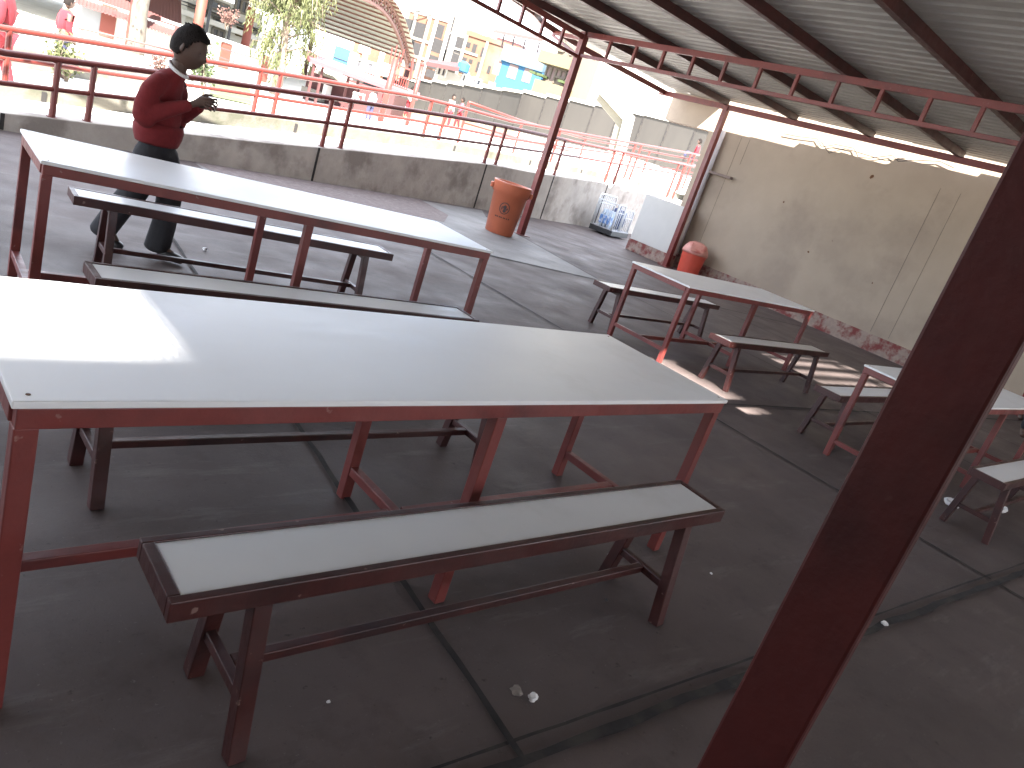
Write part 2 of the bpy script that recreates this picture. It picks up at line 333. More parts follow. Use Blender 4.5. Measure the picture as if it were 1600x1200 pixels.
def terr(x, y):
    az = math.degrees(math.atan2(y, x)); d = math.hypot(x, y); az = max(15, min(120, az))
    def row(k): return interp([(-a, h) for a, h in zip(AZ, HH[k])], -az)
    return interp([(k, row(k)) for k in DD], d)
mb = MB(); grid = []
ds = [9.6, 10.5, 11.5, 13, 15, 17, 20, 23, 26, 30, 34, 38, 42, 50, 60, 70, 80, 100, 130, 200, 400, 1500]
azs = [15+i*2.5 for i in range(43)]
for d in ds:
    r_ = []
    for a in azs:
        x, y = d*math.cos(R(a)), d*math.sin(R(a))
        off = (Vector((x, y))-RA).dot(RN)
        if off < 1.05 and d < 30: q = Vector((x, y))+RN*(1.05-off); x, y = q.x, q.y; z = min(terr(x, y), interp(KT, x)-.05)
        else: z = min(terr(x, y), interp(KT, x)-.05) if d < 16 and off < 3 else terr(x, y)
        r_.append(mb.bm.verts.new((x, y, z)))
    grid.append(r_)
for A_, B_ in zip(grid, grid[1:]):
    for k in range(len(azs)-1):
        mb.bm.faces.new((A_[k], A_[k+1], B_[k+1], B_[k]))
tag(mb.build('yard_terrain', M_yard, smooth=True), kind='structure')
def drape(name, pix, m, dz=.03, n=8):         # a sheet lying on the terrain between four (px, py, d) corners
    P = [PD(*p) for p in pix]; mb = MB(); g = []
    for i in range(n+1):
        row = []
        for j in range(n+1):
            u, v = i/n, j/n
            q = P[0]*(1-u)*(1-v)+P[1]*u*(1-v)+P[2]*u*v+P[3]*(1-u)*v
            row.append(mb.bm.verts.new((q.x, q.y, terr(q.x, q.y)+dz)))
        g.append(row)
    for i in range(n):
        for j in range(n): mb.bm.faces.new((g[i][j], g[i+1][j], g[i+1][j+1], g[i][j+1]))
    return mb.build(name, m)
tag(drape('court', [(610, 175, 30), (800, 225, 30), (800, 220, 50), (610, 160, 70)], M_court), kind='structure')
tag(drape('grass', [(335, 105, 21), (400, 130, 21), (395, 122, 28), (335, 95, 30)], M_grass), kind='stuff')

# ------------------------------------------------------------------ railings
def railing(name, label, off, posts, top, mid, m, base, xs, r=.034):
    root = thing(name, label, 'railing', (*ramp_pt(xs[0], off), interp(base, xs[0])))
    def line(tab): return [(*ramp_pt(x, off), interp(tab, x)) for x in xs]
    put(MB().tube(line(top), r), 'handrail', m, root, smooth=True); put(MB().tube(line(mid), r*.76), 'middle_rail', m, root, smooth=True)
    for x in posts:
        p = ramp_pt(x, off); zb = interp(base, x)
        mbp = MB().tube([(*p, zb-.02), (*p, interp(top, x)-.005)], r*.95, 10).lathe([(.05, 0), (.05, .008)], (p.x, p.y, zb-.001), 12)
        put(mbp, 'post', m, root, smooth=False)
    return root
T1_ = [(-6, .55), (1.13, .69), (2.5, .87), (5.3, 1.19), (8.6, 1.54), (12.2, 1.79), (20, 2.38), (26, 2.85)]
M1_ = [(-6, .28), (1.15, .42), (2.5, .56), (5.4, .86), (8.8, 1.18), (12.4, 1.50), (20, 2.08), (26, 2.5)]
xs1 = XS
railing('handrail_railing', 'dark brown shaded tube railing on top of the grey retaining wall', .07, [-3, -2.6, 1.66, 2.0, 5.15, 5.5, 9.05, 9.42, 11.7, 14.2, 14.72, 18.6, 19.1, 22.5, 23.0], T1_, M1_, M_rail, WT, xs1)
T2_ = [(-6, .6), (1.24, .80), (2.83, 1.0), (4.46, 1.19), (6.7, 1.44), (8.4, 1.64), (10.6, 1.72), (13.5, 2.0), (22, 2.85), (26, 3.2)]
M2_ = [(-6, .3), (1.27, .52), (2.72, .67), (4.54, .86), (6.83, 1.07), (8.53, 1.24), (10.6, 1.36), (13.8, 1.67), (22, 2.5), (26, 2.85)]
railing('handrail_railing', 'sunlit orange-red tube railing on the pale kerb wall beyond the ramp', 1.02, [-2.6, -2.2, 1.36, 1.66, 4.7, 5.03, 8.32, 8.78, 12.6, 13.0, 17.3, 17.7, 21.8, 22.2], T2_, M2_, M_rail, KT, XS)
# the second flight beyond: a railing that dips from the bend
def free_rail(name, label, pts, h, m, r=.03, step=3, mids=(.5,)):
    root = thing(name, label, 'railing', pts[0]); P = [Vector(p) for p in pts]
    put(MB().tube([p+Vector((0, 0, h)) for p in P], r), 'handrail', m, root, smooth=True)
    for f in mids: put(MB().tube([p+Vector((0, 0, h*f)) for p in P], r*.75), 'middle_rail', m, root, smooth=True)
    for a, c in zip(P, P[1:]):
        n = max(1, int((c-a).length/step))
        for i in range(n):
            q = a+(c-a)*(i/n); put(MB().tube([q-Vector((0, 0, .05)), q+Vector((0, 0, h-.005))], r), 'post', m, root)
    q = P[-1]; put(MB().tube([q-Vector((0, 0, .05)), q+Vector((0, 0, h-.005))], r), 'post', m, root)
    return root
def onter(px, d, dz=0, py0=150):
    for y in range(-300, 500):
        p = PD(px, y, d)
        if p.z < terr(p.x, p.y): break
    return Vector((p.x, p.y, terr(p.x, p.y)+dz))
free_rail('handrail_railing', 'orange-red railing of the ramp flight that runs down behind the bend', [Vector(PD(715, 222, 17)), Vector(PD(800, 243, 19.5)), Vector(PD(900, 262, 23)), Vector(PD(1085, 290, 28))], .85, M_rail, .03, 3)
free_rail('handrail_railing', 'thin maroon garden railing behind the pale low wall in front of the red-roofed house', [onter(8, 19, .35), onter(120, 19.5, .35), onter(200, 20, .35), onter(262, 21, .3)], .55, mat('maroon_rail', (.25, .07, .06), .6, .1), .022, 1.6, ())
free_rail('handrail_railing', 'thin dark railing in front of the white wall with red pilasters', [onter(305, 33, .3), onter(360, 34, .2), onter(420, 36, .2)], .75, mat('dark_rail', (.08, .04, .04), .6, .1), .025, 2, (.55,))
# low planter wall across the yard
mb = MB(); a_, c_ = onter(-40, 17.5), onter(245, 19.5)
mb.bar((a_.x, a_.y, a_.z+.05), (c_.x, c_.y, c_.z+.05), .35, .65)
tag(mb.build('planter_wall', M_kerb, bevel=.02), 'long pale low planter wall at the back of the yard under the garden railing', 'wall')

# ------------------------------------------------------------------ the shelter: wall, posts, trusses, roof
WX = 13.4
mw = thing('shelter_wall', 'big cream plaster wall closing the shelter with a peeling red skirting', 'wall', (WX, 4, 0))
put(MB().box((WX+.12, 1.05, 2.05), (.24, 18.1, 4.1)), 'wall_panel', M_wall, mw)
put(MB().box((WX+.12, 10.73, 3.47), (.235, 1.24, 1.26)), 'upper_overhang', M_wall, mw)
put(MB().box((WX-.012, .95, .14), (.024, 17.9, .3)), 'skirting', M_skirt, mw)
g = MB()
for y in (9.28, 5.26, 4.93): g.box((WX-.001, y, 1.6), (.004, .005, 2.55))
g.box((WX-.001, 9.08, 2.62), (.004, .005, .5))
put(g, 'wall_joint', mat('grey_sealant', (.12, .1, .085), .9, .1, 20), mw)
sp = MB()
rnd = random.Random(4)
for y, z, s in [(6.43, 2.78, .035), (7.83, 1.94, .018), (6.94, 1.23, .02), (6.6, 1.55, .008), (5.6, 1.1, .012)]:
    pts = [(WX-.004, y+s*rnd.uniform(.6, 1.2)*math.cos(k*.7), z+s*rnd.uniform(.6, 1.3)*math.sin(k*.7)) for k in range(9)]
    sp.prism(pts, (-.004, 0, 0))
put(sp, 'rust_spot', M_rust, mw)
lw = thing('low_wall', 'short pale grey wall end beside the post with a red peeling foot', 'wall', (12.95, 10.2, 0))
put(MB().box((13.06, 10.14, .75), (.22, 1.16, 1.0)), 'wall_panel', M_wallw, lw, bevel=.01)
put(MB().box((13.055, 10.14, .125), (.25, 1.19, .25)), 'skirting', M_skirt, lw, bevel=.01)
pr = thing('drain_pipe', 'grey vertical drain pipe strapped to the wall behind the end post', 'pipe', (13.3, 9.77, 0))
put(MB().tube([(13.3, 9.72, .28), (13.3, 9.72, 2.9)], .085, 16), 'pipe', M_pvc, pr, smooth=True)
put(MB().box((13.33, 9.45, 2.07), (.1, .7, .05)), 'bracket', mat('bracket_brown', (.2, .15, .13), .8, .2), pr)
# cables hanging along the top of the wall
def wire(pts, r=.006):
    out_ = []
    for i in range(len(pts)-1):
        for k in range(4): t = k/4; out_.append(Vector(pts[i]).lerp(Vector(pts[i+1]), t))
    out_.append(Vector(pts[-1])); return MB().tube(out_, r, 5)
o = wire([(13.37, y, z) for y, z in [(8.4, 3.12), (8.1, 3.13), (7.7, 3.17), (7.55, 3.05), (7.3, 3.15), (6.95, 3.16), (6.8, 3.03), (6.6, 3.06), (6.25, 3.19), (6.1, 3.12), (5.85, 3.2), (5.45, 3.27), (5.2, 3.22)]]).build('wall_cable', M_black)
tag(o, 'loose black cable looping along the top of the cream wall', 'cable')
o = wire([(13.36, y, z) for y, z in [(7.6, 3.14), (7.35, 2.98), (7.1, 3.12), (6.7, 3.1), (6.3, 3.08), (6.0, 3.2)]]).build('wall_cable', M_black)
tag(o, 'short slack black cable hanging under the longer one on the cream wall', 'cable')

P2 = Vector((8.67, 9.48)); P3 = Vector((12.87, 9.5)); P1 = Vector((.942, .2645))
def post(p, label, size, z=3.3, plate=.24):
    r_ = thing('shelter_post', label, 'post', (p.x, p.y, 0), 0, 'posts of the shelter')
    MB().box((0, 0, z/2), (size, size, z)).build('column', M_steel, r_, bevel=.004)
    MB().box((0, 0, .005), (plate, plate, .01)).build('base_plate', M_steel, r_)
    return r_
post(P2, 'red-brown steel post standing beside the orange bin', .105)
post(P3, 'red-brown steel post in front of the cream wall beside the grey drain pipe', .105)
M_post = mat('shaded_post_paint', (0.0522, 0.0088, 0.008), .6, .2, 5, (0.0306, 0.0064, 0.0064), 3, .42, .2, 30, rvar=.08, spec=.2)  # steel paint darkened to carry the shade on the near post
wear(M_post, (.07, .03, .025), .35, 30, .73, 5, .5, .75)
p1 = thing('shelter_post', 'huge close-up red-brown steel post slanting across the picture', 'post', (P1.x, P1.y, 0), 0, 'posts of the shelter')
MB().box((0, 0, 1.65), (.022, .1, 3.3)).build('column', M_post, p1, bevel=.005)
MB().box((0, 0, .005), (.22, .22, .01)).build('base_plate', M_steel, p1)

def truss(name, label, a, c, zb, zt, step=.55, ends=True):
    a, c = Vector(a), Vector(c); root = thing(name, label, 'truss', (a.x, a.y, zb)); t = (c-a).normalized(); n = int((c-a).length/step)
    put(MB().bar((*a, zb), (*c, zb), .05, .05), 'bottom_chord', M_steel, root, bevel=.003)
    put(MB().bar((*a, zt), (*c, zt), .05, .08), 'top_chord', M_steel, root, bevel=.003)
    for i in range(1, n):
        p = a+t*(step*i); put(MB().bar((*p, zb+.025), (*p, zt-.04), .042, .042), 'web_bar', M_steel, root)
    return root
truss('roof_truss', 'long red-brown ladder truss crossing under the roof from the post by the bin', (8.67, 9.42), (8.67, -3), 2.955, 3.27)
tA = Vector((8.62, 9.47)); dA = Vector((-2.5, -.46)).normalized()
truss('eave_truss', 'dark red-brown ladder truss leading along the roof edge from the post by the bin', tA, tA+dA*12, 2.93, 3.22, .5)
bc = thing('end_beam', 'red-brown steel beam resting on the end post along the top of the cream wall', 'beam', (12.87, 6, 3.28))
put(MB().bar((12.87, 11.28, 3.285), (12.87, -5, 3.285), .06, .1), 'beam', M_steel, bc, bevel=.004)
EAVE = [(-7, 4.8), (2, 7.6), (5, 8.85), (7.9, 9.98), (8.45, 10.4), (9.95, 10.86), (12.95, 11.22)]  # outer rim of the sheets
eb = MB()
for (a0, a1), (c0, c1) in zip(EAVE[2:], EAVE[3:]): eb.bar((a0, a1-.06, 3.3), (c0, c1-.06, 3.3), .05, .09)
tag(eb.build('eave_beam', M_steel), 'red-brown edge beam under the outer rim of the sheet roof', 'beam')
br = MB().bar((8.67, 9.5, 3.2), (8.9, 10.5, 3.26), .05, .06).bar((8.67, 9.5, 2.95), (8.9, 10.5, 3.22), .04, .04)
tag(br.build('eave_bracket', M_steel), 'short red-brown bracket carrying the roof edge out from the post by the bin', 'bracket')
for i, (y, zz, lab) in enumerate([(9.56, 3.335, 'dark purlin over the two outer posts'), (8.0, 3.335, 'dark purlin second from the roof edge'), (6.5, 3.335, 'dark purlin third from the roof edge'), (5.0, 3.335, 'dark purlin fourth from the roof edge'), (3.45, 3.335, 'dark purlin fifth from the roof edge'), (1.85, 3.335, 'dark purlin sixth from the roof edge')]):
    mb = MB().bar((-6 if y < 7 else (3.5 if y < 9 else 7), y, 3.37), (12.92, y, 3.37), .08, .11)
    tag(mb.build('roof_purlin', M_bench, bevel=.003), lab+' running to the cream wall', 'purlin', 'purlins under the sheet roof')
for y in (.3, -1.25, -2.8):
    tag(MB().bar((-6, y, 3.37), (12.92, y, 3.37), .08, .11).build('roof_purlin', M_bench), 'dark purlin over the near tables running to the cream wall', 'purlin', 'purlins under the sheet roof')
# corrugated sheet roof with a few missing strips
HOLES = [(3.84, 4.3, .05, 1.18), (6.7, 8.9, .8, 1.66), (-1.09, -.70, -.54, -.01)]
def roof_z(x, y): return 3.435+.004*(9-y)*0
mb = MB(); per = .2; x = -7.0; prof = [(0, 0), (.075, 0), (.095, .022), (.13, .022), (.15, 0)]
cols = []
while x < 13.25:
    for dx, dz in prof: cols.append((x+dx, dz))
    x += per
for (xa, za), (xb, zb) in zip(cols, cols[1:]):
    xm = (xa+xb)/2; y0, y1 = -8.0, interp(EAVE, xm)
    if xm > 12.95: y1 = min(y1, 11.2-(xm-13.05)*28.0) if xm > 13.05 else y1       # the sheets end ragged before the wall
    segs = [(y0, y1)]
    for hx0, hx1, hy0, hy1 in HOLES:
        if hx0 <= xm <= hx1:
            ns = []
            for s0, s1 in segs:
                if s0 < hy0 < s1: ns.append((s0, hy0))
                if s0 < hy1 < s1: ns.append((hy1, s1))
                if not (s0 < hy0 < s1) and not (s0 < hy1 < s1): ns.append((s0, s1))
            segs = ns
    for s0, s1 in segs:
        ys = [s0, s1]
        mb.face([(xa, s0, 3.43+za), (xb, s0, 3.43+zb), (xb, s1, 3.43+zb), (xa, s1, 3.43+za)])
x = 13.05  # hidden sheets added past the wall to shade the retaining wall
while x < 16.6:
    ye = lambda q: 11.24+max(0, q-13.2)*.36
    for (da, za), (db, zb) in zip(prof, prof[1:]+[(per, 0)]): mb.face([(x+da, 10.85, 3.44+za), (x+db, 10.85, 3.44+zb), (x+db, ye(x+db), 3.44+zb), (x+da, ye(x+da), 3.44+za)])
    x += per
mb.face([(13.05, 9.95, 3.445), (16.6, 9.95, 3.445), (16.6, 10.86, 3.445), (13.05, 10.86, 3.445)])
bmesh.ops.remove_doubles(mb.bm, verts=mb.bm.verts[:], dist=.0005)
roof = tag(mb.build('sheet_roof', M_zinc), 'grey corrugated zinc sheet roof over the tables', 'roof')
# graded slats added over the unseen roof gaps to soften the sun patches
def sun_softeners(hole, along, lo, hi, per, cover):
    mb = MB(); q = lo
    while q < hi:
        f = (q-lo)/(hi-lo); wd = per*min(.97, max(.04, cover(f)))
        if along == 'y': mb.box((q, (hole[2]+hole[3])/2, 3.475), (wd, hole[3]-hole[2]+.1, .004))
        else: mb.box(((hole[0]+hole[1])/2, q, 3.475), (hole[1]-hole[0]+.2, wd, .004))
        q += per
    return mb.build('sun_softener', M_zinc, roof)
sun_softeners(HOLES[2], 'y', -.95, -.68, .022, lambda f: f)
sun_softeners(HOLES[2], 'x', -.585, -.42, .0155, lambda f: .95-.95*f)
sun_softeners(HOLES[0], 'y', 3.93, 4.32, .028, lambda f: f)
sun_softeners(HOLES[1], 'x', .79, 1.68, .028, lambda f: .5-.5*math.cos(f*6.283*3)*(.75 if .3 < f < .7 else .55)+.1)

# the canteen building that closes the shelter behind the photographer
kb = thing('canteen_building', 'cream canteen walls with a red dado closing the shelter behind the tables', 'building', (-3.2, -3, 0))
M_cant = mat('cream_canteen_paint', (.66, .60, .52), .7, .05, 2)
put(MB().box((-2.3, -5.9, 1.7), (.2, 17, 3.39)), 'side_wall', M_cant, kb); put(MB().box((5.6, -14.3, 1.7), (15.8, .2, 3.39)), 'back_wall', M_cant, kb)
put(MB().box((-2.19, -5.9, .4), (.02, 16.8, .8)).box((5.6, -14.19, .4), (15.4, .02, .8)), 'dado', M_steel, kb)

# ------------------------------------------------------------------ tables and benches
TL, TW = 2.51, .707
def make_table(label):
    t = thing('canteen_table', label, 'table', (0, 0, 0), 0, 'canteen tables under the shelter')
    MB().box((TL/2, TW/2, .742), (TL, TW, .016)).build('tabletop', M_lam, t, bevel=.003)
    for x in (.03, TL-.03):
        for y in (.03, TW-.03): MB().lathe([(.0045, 0), (.0045, .0012)], (x, y, .7498), 10).build('screw', M_rust, t)
    MB().box((TL/2, .022, .7112), (TL-.02, .036, .045)).box((TL/2, TW-.022, .7112), (TL-.02, .036, .045)).box((.022, TW/2, .7112), (.036, TW-.08, .045)).box((TL-.022, TW/2, .7112), (.036, TW-.08, .045)).box((TL/2, TW/2, .7112), (.036, TW-.08, .044)).build('apron', M_steel, t, bevel=.003)
    for x in (.03, TL/2, TL-.03):
        for y in (.03, TW-.03):
            MB().box((x, y, .3445), (.042, .042, .689)).build('leg', M_steel, t, bevel=.003)
        MB().box((x, TW/2, .125), (.036, TW-.102, .036)).build('cross_rail', M_steel, t, bevel=.003)
    for q in (TL/4+.005, TL*.75-.005): MB().box((q, TW/2, .125), (TL/2-.07, .036, .034)).build('long_rail', M_steel, t, bevel=.003)
    return t
BL, BW = 1.98, .225
def make_bench(label):
    t = thing('canteen_bench', label, 'bench', (0, 0, 0), 0, 'canteen benches beside the tables')
    MB().box((BL/2, .011, .425), (BL, .022, .05)).box((BL/2, BW-.011, .425), (BL, .022, .05)).box((.013, BW/2, .425), (.026, BW-.044, .05)).box((BL-.013, BW/2, .425), (.026, BW-.044, .05)).build('seat_frame', M_bench, t, bevel=.003)
    MB().box((BL/2, BW/2, .438), (BL-.054, BW-.046, .018)).build('seat', M_lam, t, bevel=.002)
    for x in (.20, BL-.20):
        for s in (-1, 1):
            MB().bar((x, BW/2+s*.085, .415), (x, BW/2+s*.142, -.0), .042, .042, (1, 0, 0)).build('leg', M_bench, t, bevel=.003)
        MB().box((x, BW/2, .385), (.03, .13, .028)).build('top_rail', M_bench, t, bevel=.003)
        MB().box((x, BW/2, .15), (.026, .21, .03)).build('cross_rail', M_bench, t, bevel=.003)
    MB().box((BL/2, BW/2, .15), (BL-.43, .028, .028)).build('stretcher', M_bench, t, bevel=.003)
    return t
t1 = make_table('nearest white canteen table with a sunlit patch on its left end'); t1.location = (.252, 1.431, 0); t1.rotation_euler.z = R(1.26)
dup(t1, (.661, 3.745, 0), R(-1.83), 'white canteen table between the nearest table and the walking boy')
dup(t1, (5.626, 3.815, 0), R(.84), 'white canteen table in front of the red swing-top bin')
dup(t1, (5.64, 1.44, 0), R(-.3), 'white canteen table half hidden by the close-up post')
b1 = make_bench('nearest bench with white seat, in front of the nearest table'); b1.location = (.5, 1.168, 0); b1.rotation_euler.z = R(-.2)
for loc, rz, lab in [((.44, 2.22, 0), .8, 'bench tucked behind the nearest table, only its legs showing under it'),
                     ((.78, 3.13, 0), -.3, 'white-topped bench in front of the second table, just beyond the nearest one'),
                     ((.965, 4.52, 0), -3.2, 'bench behind the second table, at the feet of the walking boy'),
                     ((5.52, 4.585, 0), .6, 'bench behind the table that stands in front of the red bin'),
                     ((5.70, 3.265, 0), .8, 'bench in front of the table that stands before the red bin, sun stripes behind it'),
                     ((5.69, 2.21, 0), .5, 'bench behind the table that the close-up post half hides'),
                     ((5.46, .955, 0), 0, 'bench right of the close-up post with paper litter under it')]:
    dup(b1, loc, R(rz), lab)

# ------------------------------------------------------------------ bins, cart, litter
ob = thing('orange_bin', 'open orange plastic bin with a black round emblem beside the post', 'bin', (7.86, 9.10, 0), R(-128))
BR0, BR1, BH = .225, .285, .80
MB().lathe([(BR0*.9, 0), (BR0, .02), (BR1-.012, BH-.17), (BR1+.012, BH-.165), (BR1+.02, BH-.02), (BR1+.03, BH), (BR1+.012, BH+.006), (BR1-.01, BH-.01), (BR0-.02, .05)], n=40, cap=False).build('body', M_orange, ob, smooth=True)
MB().lathe([(.0005, .045), (BR0-.018, .05)], n=40, cap=False).build('inside_floor', M_dark, ob)
for s in (1, -1): MB().box((0, s*(BR1+.035), BH-.1), (.14, .05, .08)).build('handle', M_orange, ob, bevel=.012)
def onbin(th, z, e=.003):
    r_ = BR0+(BR1-.012-BR0)*((z-.02)/(BH-.19))+e; return (r_*math.cos(th), r_*math.sin(th), z)
em = MB(); zc = .42; rr0 = .082; th0 = R(-8)
for k in range(28):
    a, c = k*2*math.pi/28, (k+1)*2*math.pi/28
    q = [onbin(th0+rad*math.cos(an)/.26, zc+rad*1.12*math.sin(an)) for rad, an in ((rr0, a), (rr0, c), (rr0-.012, c), (rr0-.012, a))]; em.face(q)
for poly in [[(-.03, .02), (.0, .055), (.03, .035), (.022, -.005), (.035, -.05), (.005, -.065), (-.02, -.05), (-.01, -.01)], [(.03, .0), (.05, .02), (.055, -.01), (.04, -.03)], [(-.05, .01), (-.035, .03), (-.03, -.01), (-.045, -.04)]]:
    em.face([onbin(th0+u/.26, zc+v) for u, v in poly])
em.build('emblem', M_ink, ob)
tx = MB(); rnd = random.Random(2); u = -.12
while u < .12:
    wd = rnd.uniform(.008, .02)
    tx.face([onbin(th0+uu/.25, zz) for uu, zz in ((u, .265), (u+wd, .265), (u+wd, .285), (u, .285))]); u += wd+rnd.choice([.005, .005, .014])
tx.build('printed_line', M_ink, ob)

rb = thing('swing_bin', 'red swing-top bin with a faded domed lid against the cream wall', 'bin', (12.95, 8.98, 0), R(-140))
MB().lathe([(.2, 0), (.215, .02), (.25, .44), (.262, .445), (.262, .47)], n=32).build('body', M_redpl, rb, smooth=False)
MB().lathe([(.27, .455), (.272, .49), (.25, .56), (.19, .65), (.1, .695), (.02, .705)], n=32).build('domed_lid', M_redlid, rb, smooth=True)
fl = MB().bar((.03, -.17, .66), (.03, .17, .66), .012, .02).prism([(.16, -.13, .655), (.16, .13, .655), (.262, .13, .51), (.262, -.13, .51)], (.01, 0, .012)); fl.build('flap', M_redlid, rb)

ct = thing('wire_cart', 'low dark platform cart with white tube cage against the retaining wall', 'cart', (13.72, 11.95, 0), R(18))
CL, CW = 1.05, .62
MB().box((CL/2, CW/2, .1), (CL, CW, .12)).build('platform', M_black, ct, bevel=.01)
MB().box((CL/2, CW/2, .172), (CL-.03, CW-.03, .02)).build('deck_board', mat('grey_board', (.4, .4, .42), .6, .1, 8), ct)
for nm, y, x0, x1, h in (('cage_side', .03, .0, .42, .8), ('cage_side', .03, .46, 1.02, .72), ('cage_side', .6, 0, 1.02, .9)):
    f = MB().tube([(x0+.02, y, .16), (x0+.02, y, h-.06), (x0+.06, y, h), (x1-.06, y, h), (x1-.02, y, h-.06), (x1-.02, y, .16)], .02, 8)
    k = x0+.14
    while k < x1-.08: f.tube([(k, y, .16), (k, y, h-.01)], .010, 6); k += .105
    f.tube([(x0+.02, y, h-.2), (x1-.02, y, h-.2)], .01, 6)
    f.build(nm, M_tubew, ct, smooth=True)
f = MB().tube([(.02, .06, .16), (.02, .06, .78), (.02, .56, .78), (.02, .56, .16)], .02, 8)
for k in range(4): f.tube([(.02, .15+k*.1, .16), (.02, .15+k*.1, .78)], .007, 6)
f.build('cage_end', M_tubew, ct, smooth=True)
ctM = Matrix.Translation((13.72, 11.95, 0)) @ Matrix.Rotation(R(18), 4, 'Z')
bpk = thing('bottle_pack', 'blue-labelled pack of clear bottles standing in the white cart', 'bottle pack', ctM @ Vector((.2, .3, .185)), R(18))
mb = MB()
for i in range(3):
    for j in range(3): mb.lathe([(.03, 0), (.05, .02), (.05, .3), (.02, .37), (.02, .41)], (-.1+i*.105, -.1+j*.105, 0), 10)
mb.build('bottles', M_clear, bpk, smooth=True)
MB().box((.005, .005, .17), (.325, .325, .2)).build('wrapper', M_label, bpk, bevel=.02)
bag = thing('dark_bag', 'dark blue bag slumped inside the white cart', 'bag', ctM @ Vector((.72, .3, .183)), R(18))
mb = MB(); bmesh.ops.create_icosphere(mb.bm, subdivisions=3, radius=.27, matrix=Matrix.Translation((0, 0, .24)) @ Matrix.Diagonal((1, .85, .95, 1)))
rnd = random.Random(8)
for v in mb.bm.verts: v.co *= 1+.09*math.sin(v.co.x*21+v.co.z*9)*math.cos(v.co.y*17+v.co.z*13); v.co.z = max(v.co.z, 0)
mb.build('bag_body', M_bluebag, bag, smooth=True)
MB().tube([(-.07, 0, .47), (-.05, 0, .56), (.04, .02, .57), (.07, .02, .47)], .015, 8).build('handle', M_bluebag, bag, smooth=True)

def scrap(label, p, s, seed, m=M_paper, name='paper_scrap'):
    rnd = random.Random(seed); mb = MB(); bmesh.ops.create_icosphere(mb.bm, subdivisions=2, radius=s)
    for v in mb.bm.verts:
        v.co *= rnd.uniform(.55, 1.15); v.co.z = v.co.z*.6
    zmin = min(v.co.z for v in mb.bm.verts)
    for v in mb.bm.verts: v.co.z -= zmin
    o = mb.build(name, m, loc=(p[0], p[1], .004)); return tag(o, label, 'litter')
scrap('crumpled white paper scrap on the floor below the nearest bench', (1.53, 1.01), .018, 1)
scrap('crumpled grey-brown wrapper beside the white scrap on the near floor', (1.49, 1.045), .022, 2, M_pape2)
scrap('white paper stub behind the stretcher of the nearest bench', (2.42, 1.5), .02, 3)
scrap('small white scrap lying in the dark drain channel right of the post', (3.5, .745), .018, 4)
scrap('white crumpled tissue under the bench right of the post', (6.1, 1.3), .06, 5)
scrap('flattened white paper on the floor behind the bench right of the post', (6.7, 1.12), .05, 6)
scrap('dark rag on the floor at the picture edge', (6.1, .74), .08, 7, M_black, 'floor_rag')
scrap('tiny white crumb of paper on the dark floor in front of the nearest bench', PZ(512, 1100, 0), .006, 8)
scrap('tiny dark pebble on the floor under the nearest bench end', PZ(947, 940, 0), .008, 9, M_black, 'floor_pebble')
scrap('tiny pale chip on the floor right of the nearest bench', PZ(1110, 898, 0), .007, 10)
scrap('small pale chip on the floor beyond the walking boy', PZ(320, 392, 0), .02, 11)

# ------------------------------------------------------------------ people
def skin_mesh(name, verts, edges, rad, m, parent, sub=2, root=0, fuse=0):
    me = bpy.data.meshes.new(name); me.from_pydata([Vector(v) for v in verts], edges, []); o = bpy.data.objects.new(name, me); C.objects.link(o)
    sk = o.modifiers.new('skin', 'SKIN'); sk.use_smooth_shade = True
    for i, r_ in enumerate(rad):
        me.skin_vertices[0].data[i].radius = (r_, r_) if not isinstance(r_, tuple) else r_
    me.skin_vertices[0].data[root].use_root = True
    ss = o.modifiers.new('sub', 'SUBSURF'); ss.levels = sub; ss.render_levels = sub
    if fuse:
        rm = o.modifiers.new('fuse', 'REMESH'); rm.mode = 'VOXEL'; rm.voxel_size = fuse; sm = o.modifiers.new('sm', 'SMOOTH'); sm.iterations = 10
    dg = bpy.context.evaluated_depsgraph_get(); ev = o.evaluated_get(dg); nm = bpy.data.meshes.new_from_object(ev)
    o.modifiers.clear(); o.data = nm; nm.materials.clear(); nm.materials.append(m)
    for p in nm.polygons: p.use_smooth = True
    if parent: o.parent = parent
    return o
def chain(verts, edges, rad, pts, start=None):
    idx = start
    for (p, r_) in pts:
        verts.append(p); rad.append(r_); k = len(verts)-1
        if idx is not None: edges.append((idx, k))
        idx = k
    return idx

def fuse_mesh(name, chains, m, parent, vox=.012, iters=8):
    mb = MB()
    for pts in chains:
        for (p, ra), (q, rb_) in zip(pts, pts[1:]):
            p, q = Vector(p), Vector(q); n = max(2, int((q-p).length/.018))
            for i in range(n+1):
                f = i/n; c = p.lerp(q, f); ra_ = ra if isinstance(ra, tuple) else (ra,)*3; rb2 = rb_ if isinstance(rb_, tuple) else (rb_,)*3
                rr_ = [a*(1-f)+b*f for a, b in zip(ra_, rb2)]
                bmesh.ops.create_icosphere(mb.bm, subdivisions=2, radius=1, matrix=Matrix.Translation(c) @ Matrix.Diagonal((*rr_, 1)))
    o = mb.build(name, m); rm = o.modifiers.new('fuse', 'REMESH'); rm.mode = 'VOXEL'; rm.voxel_size = vox; sm = o.modifiers.new('sm', 'SMOOTH'); sm.iterations = iters
    dg = bpy.context.evaluated_depsgraph_get(); nm = bpy.data.meshes.new_from_object(o.evaluated_get(dg)); o.modifiers.clear(); o.data = nm
    nm.materials.clear(); nm.materials.append(m)
    for p_ in nm.polygons: p_.use_smooth = True
    o.parent = parent; return o

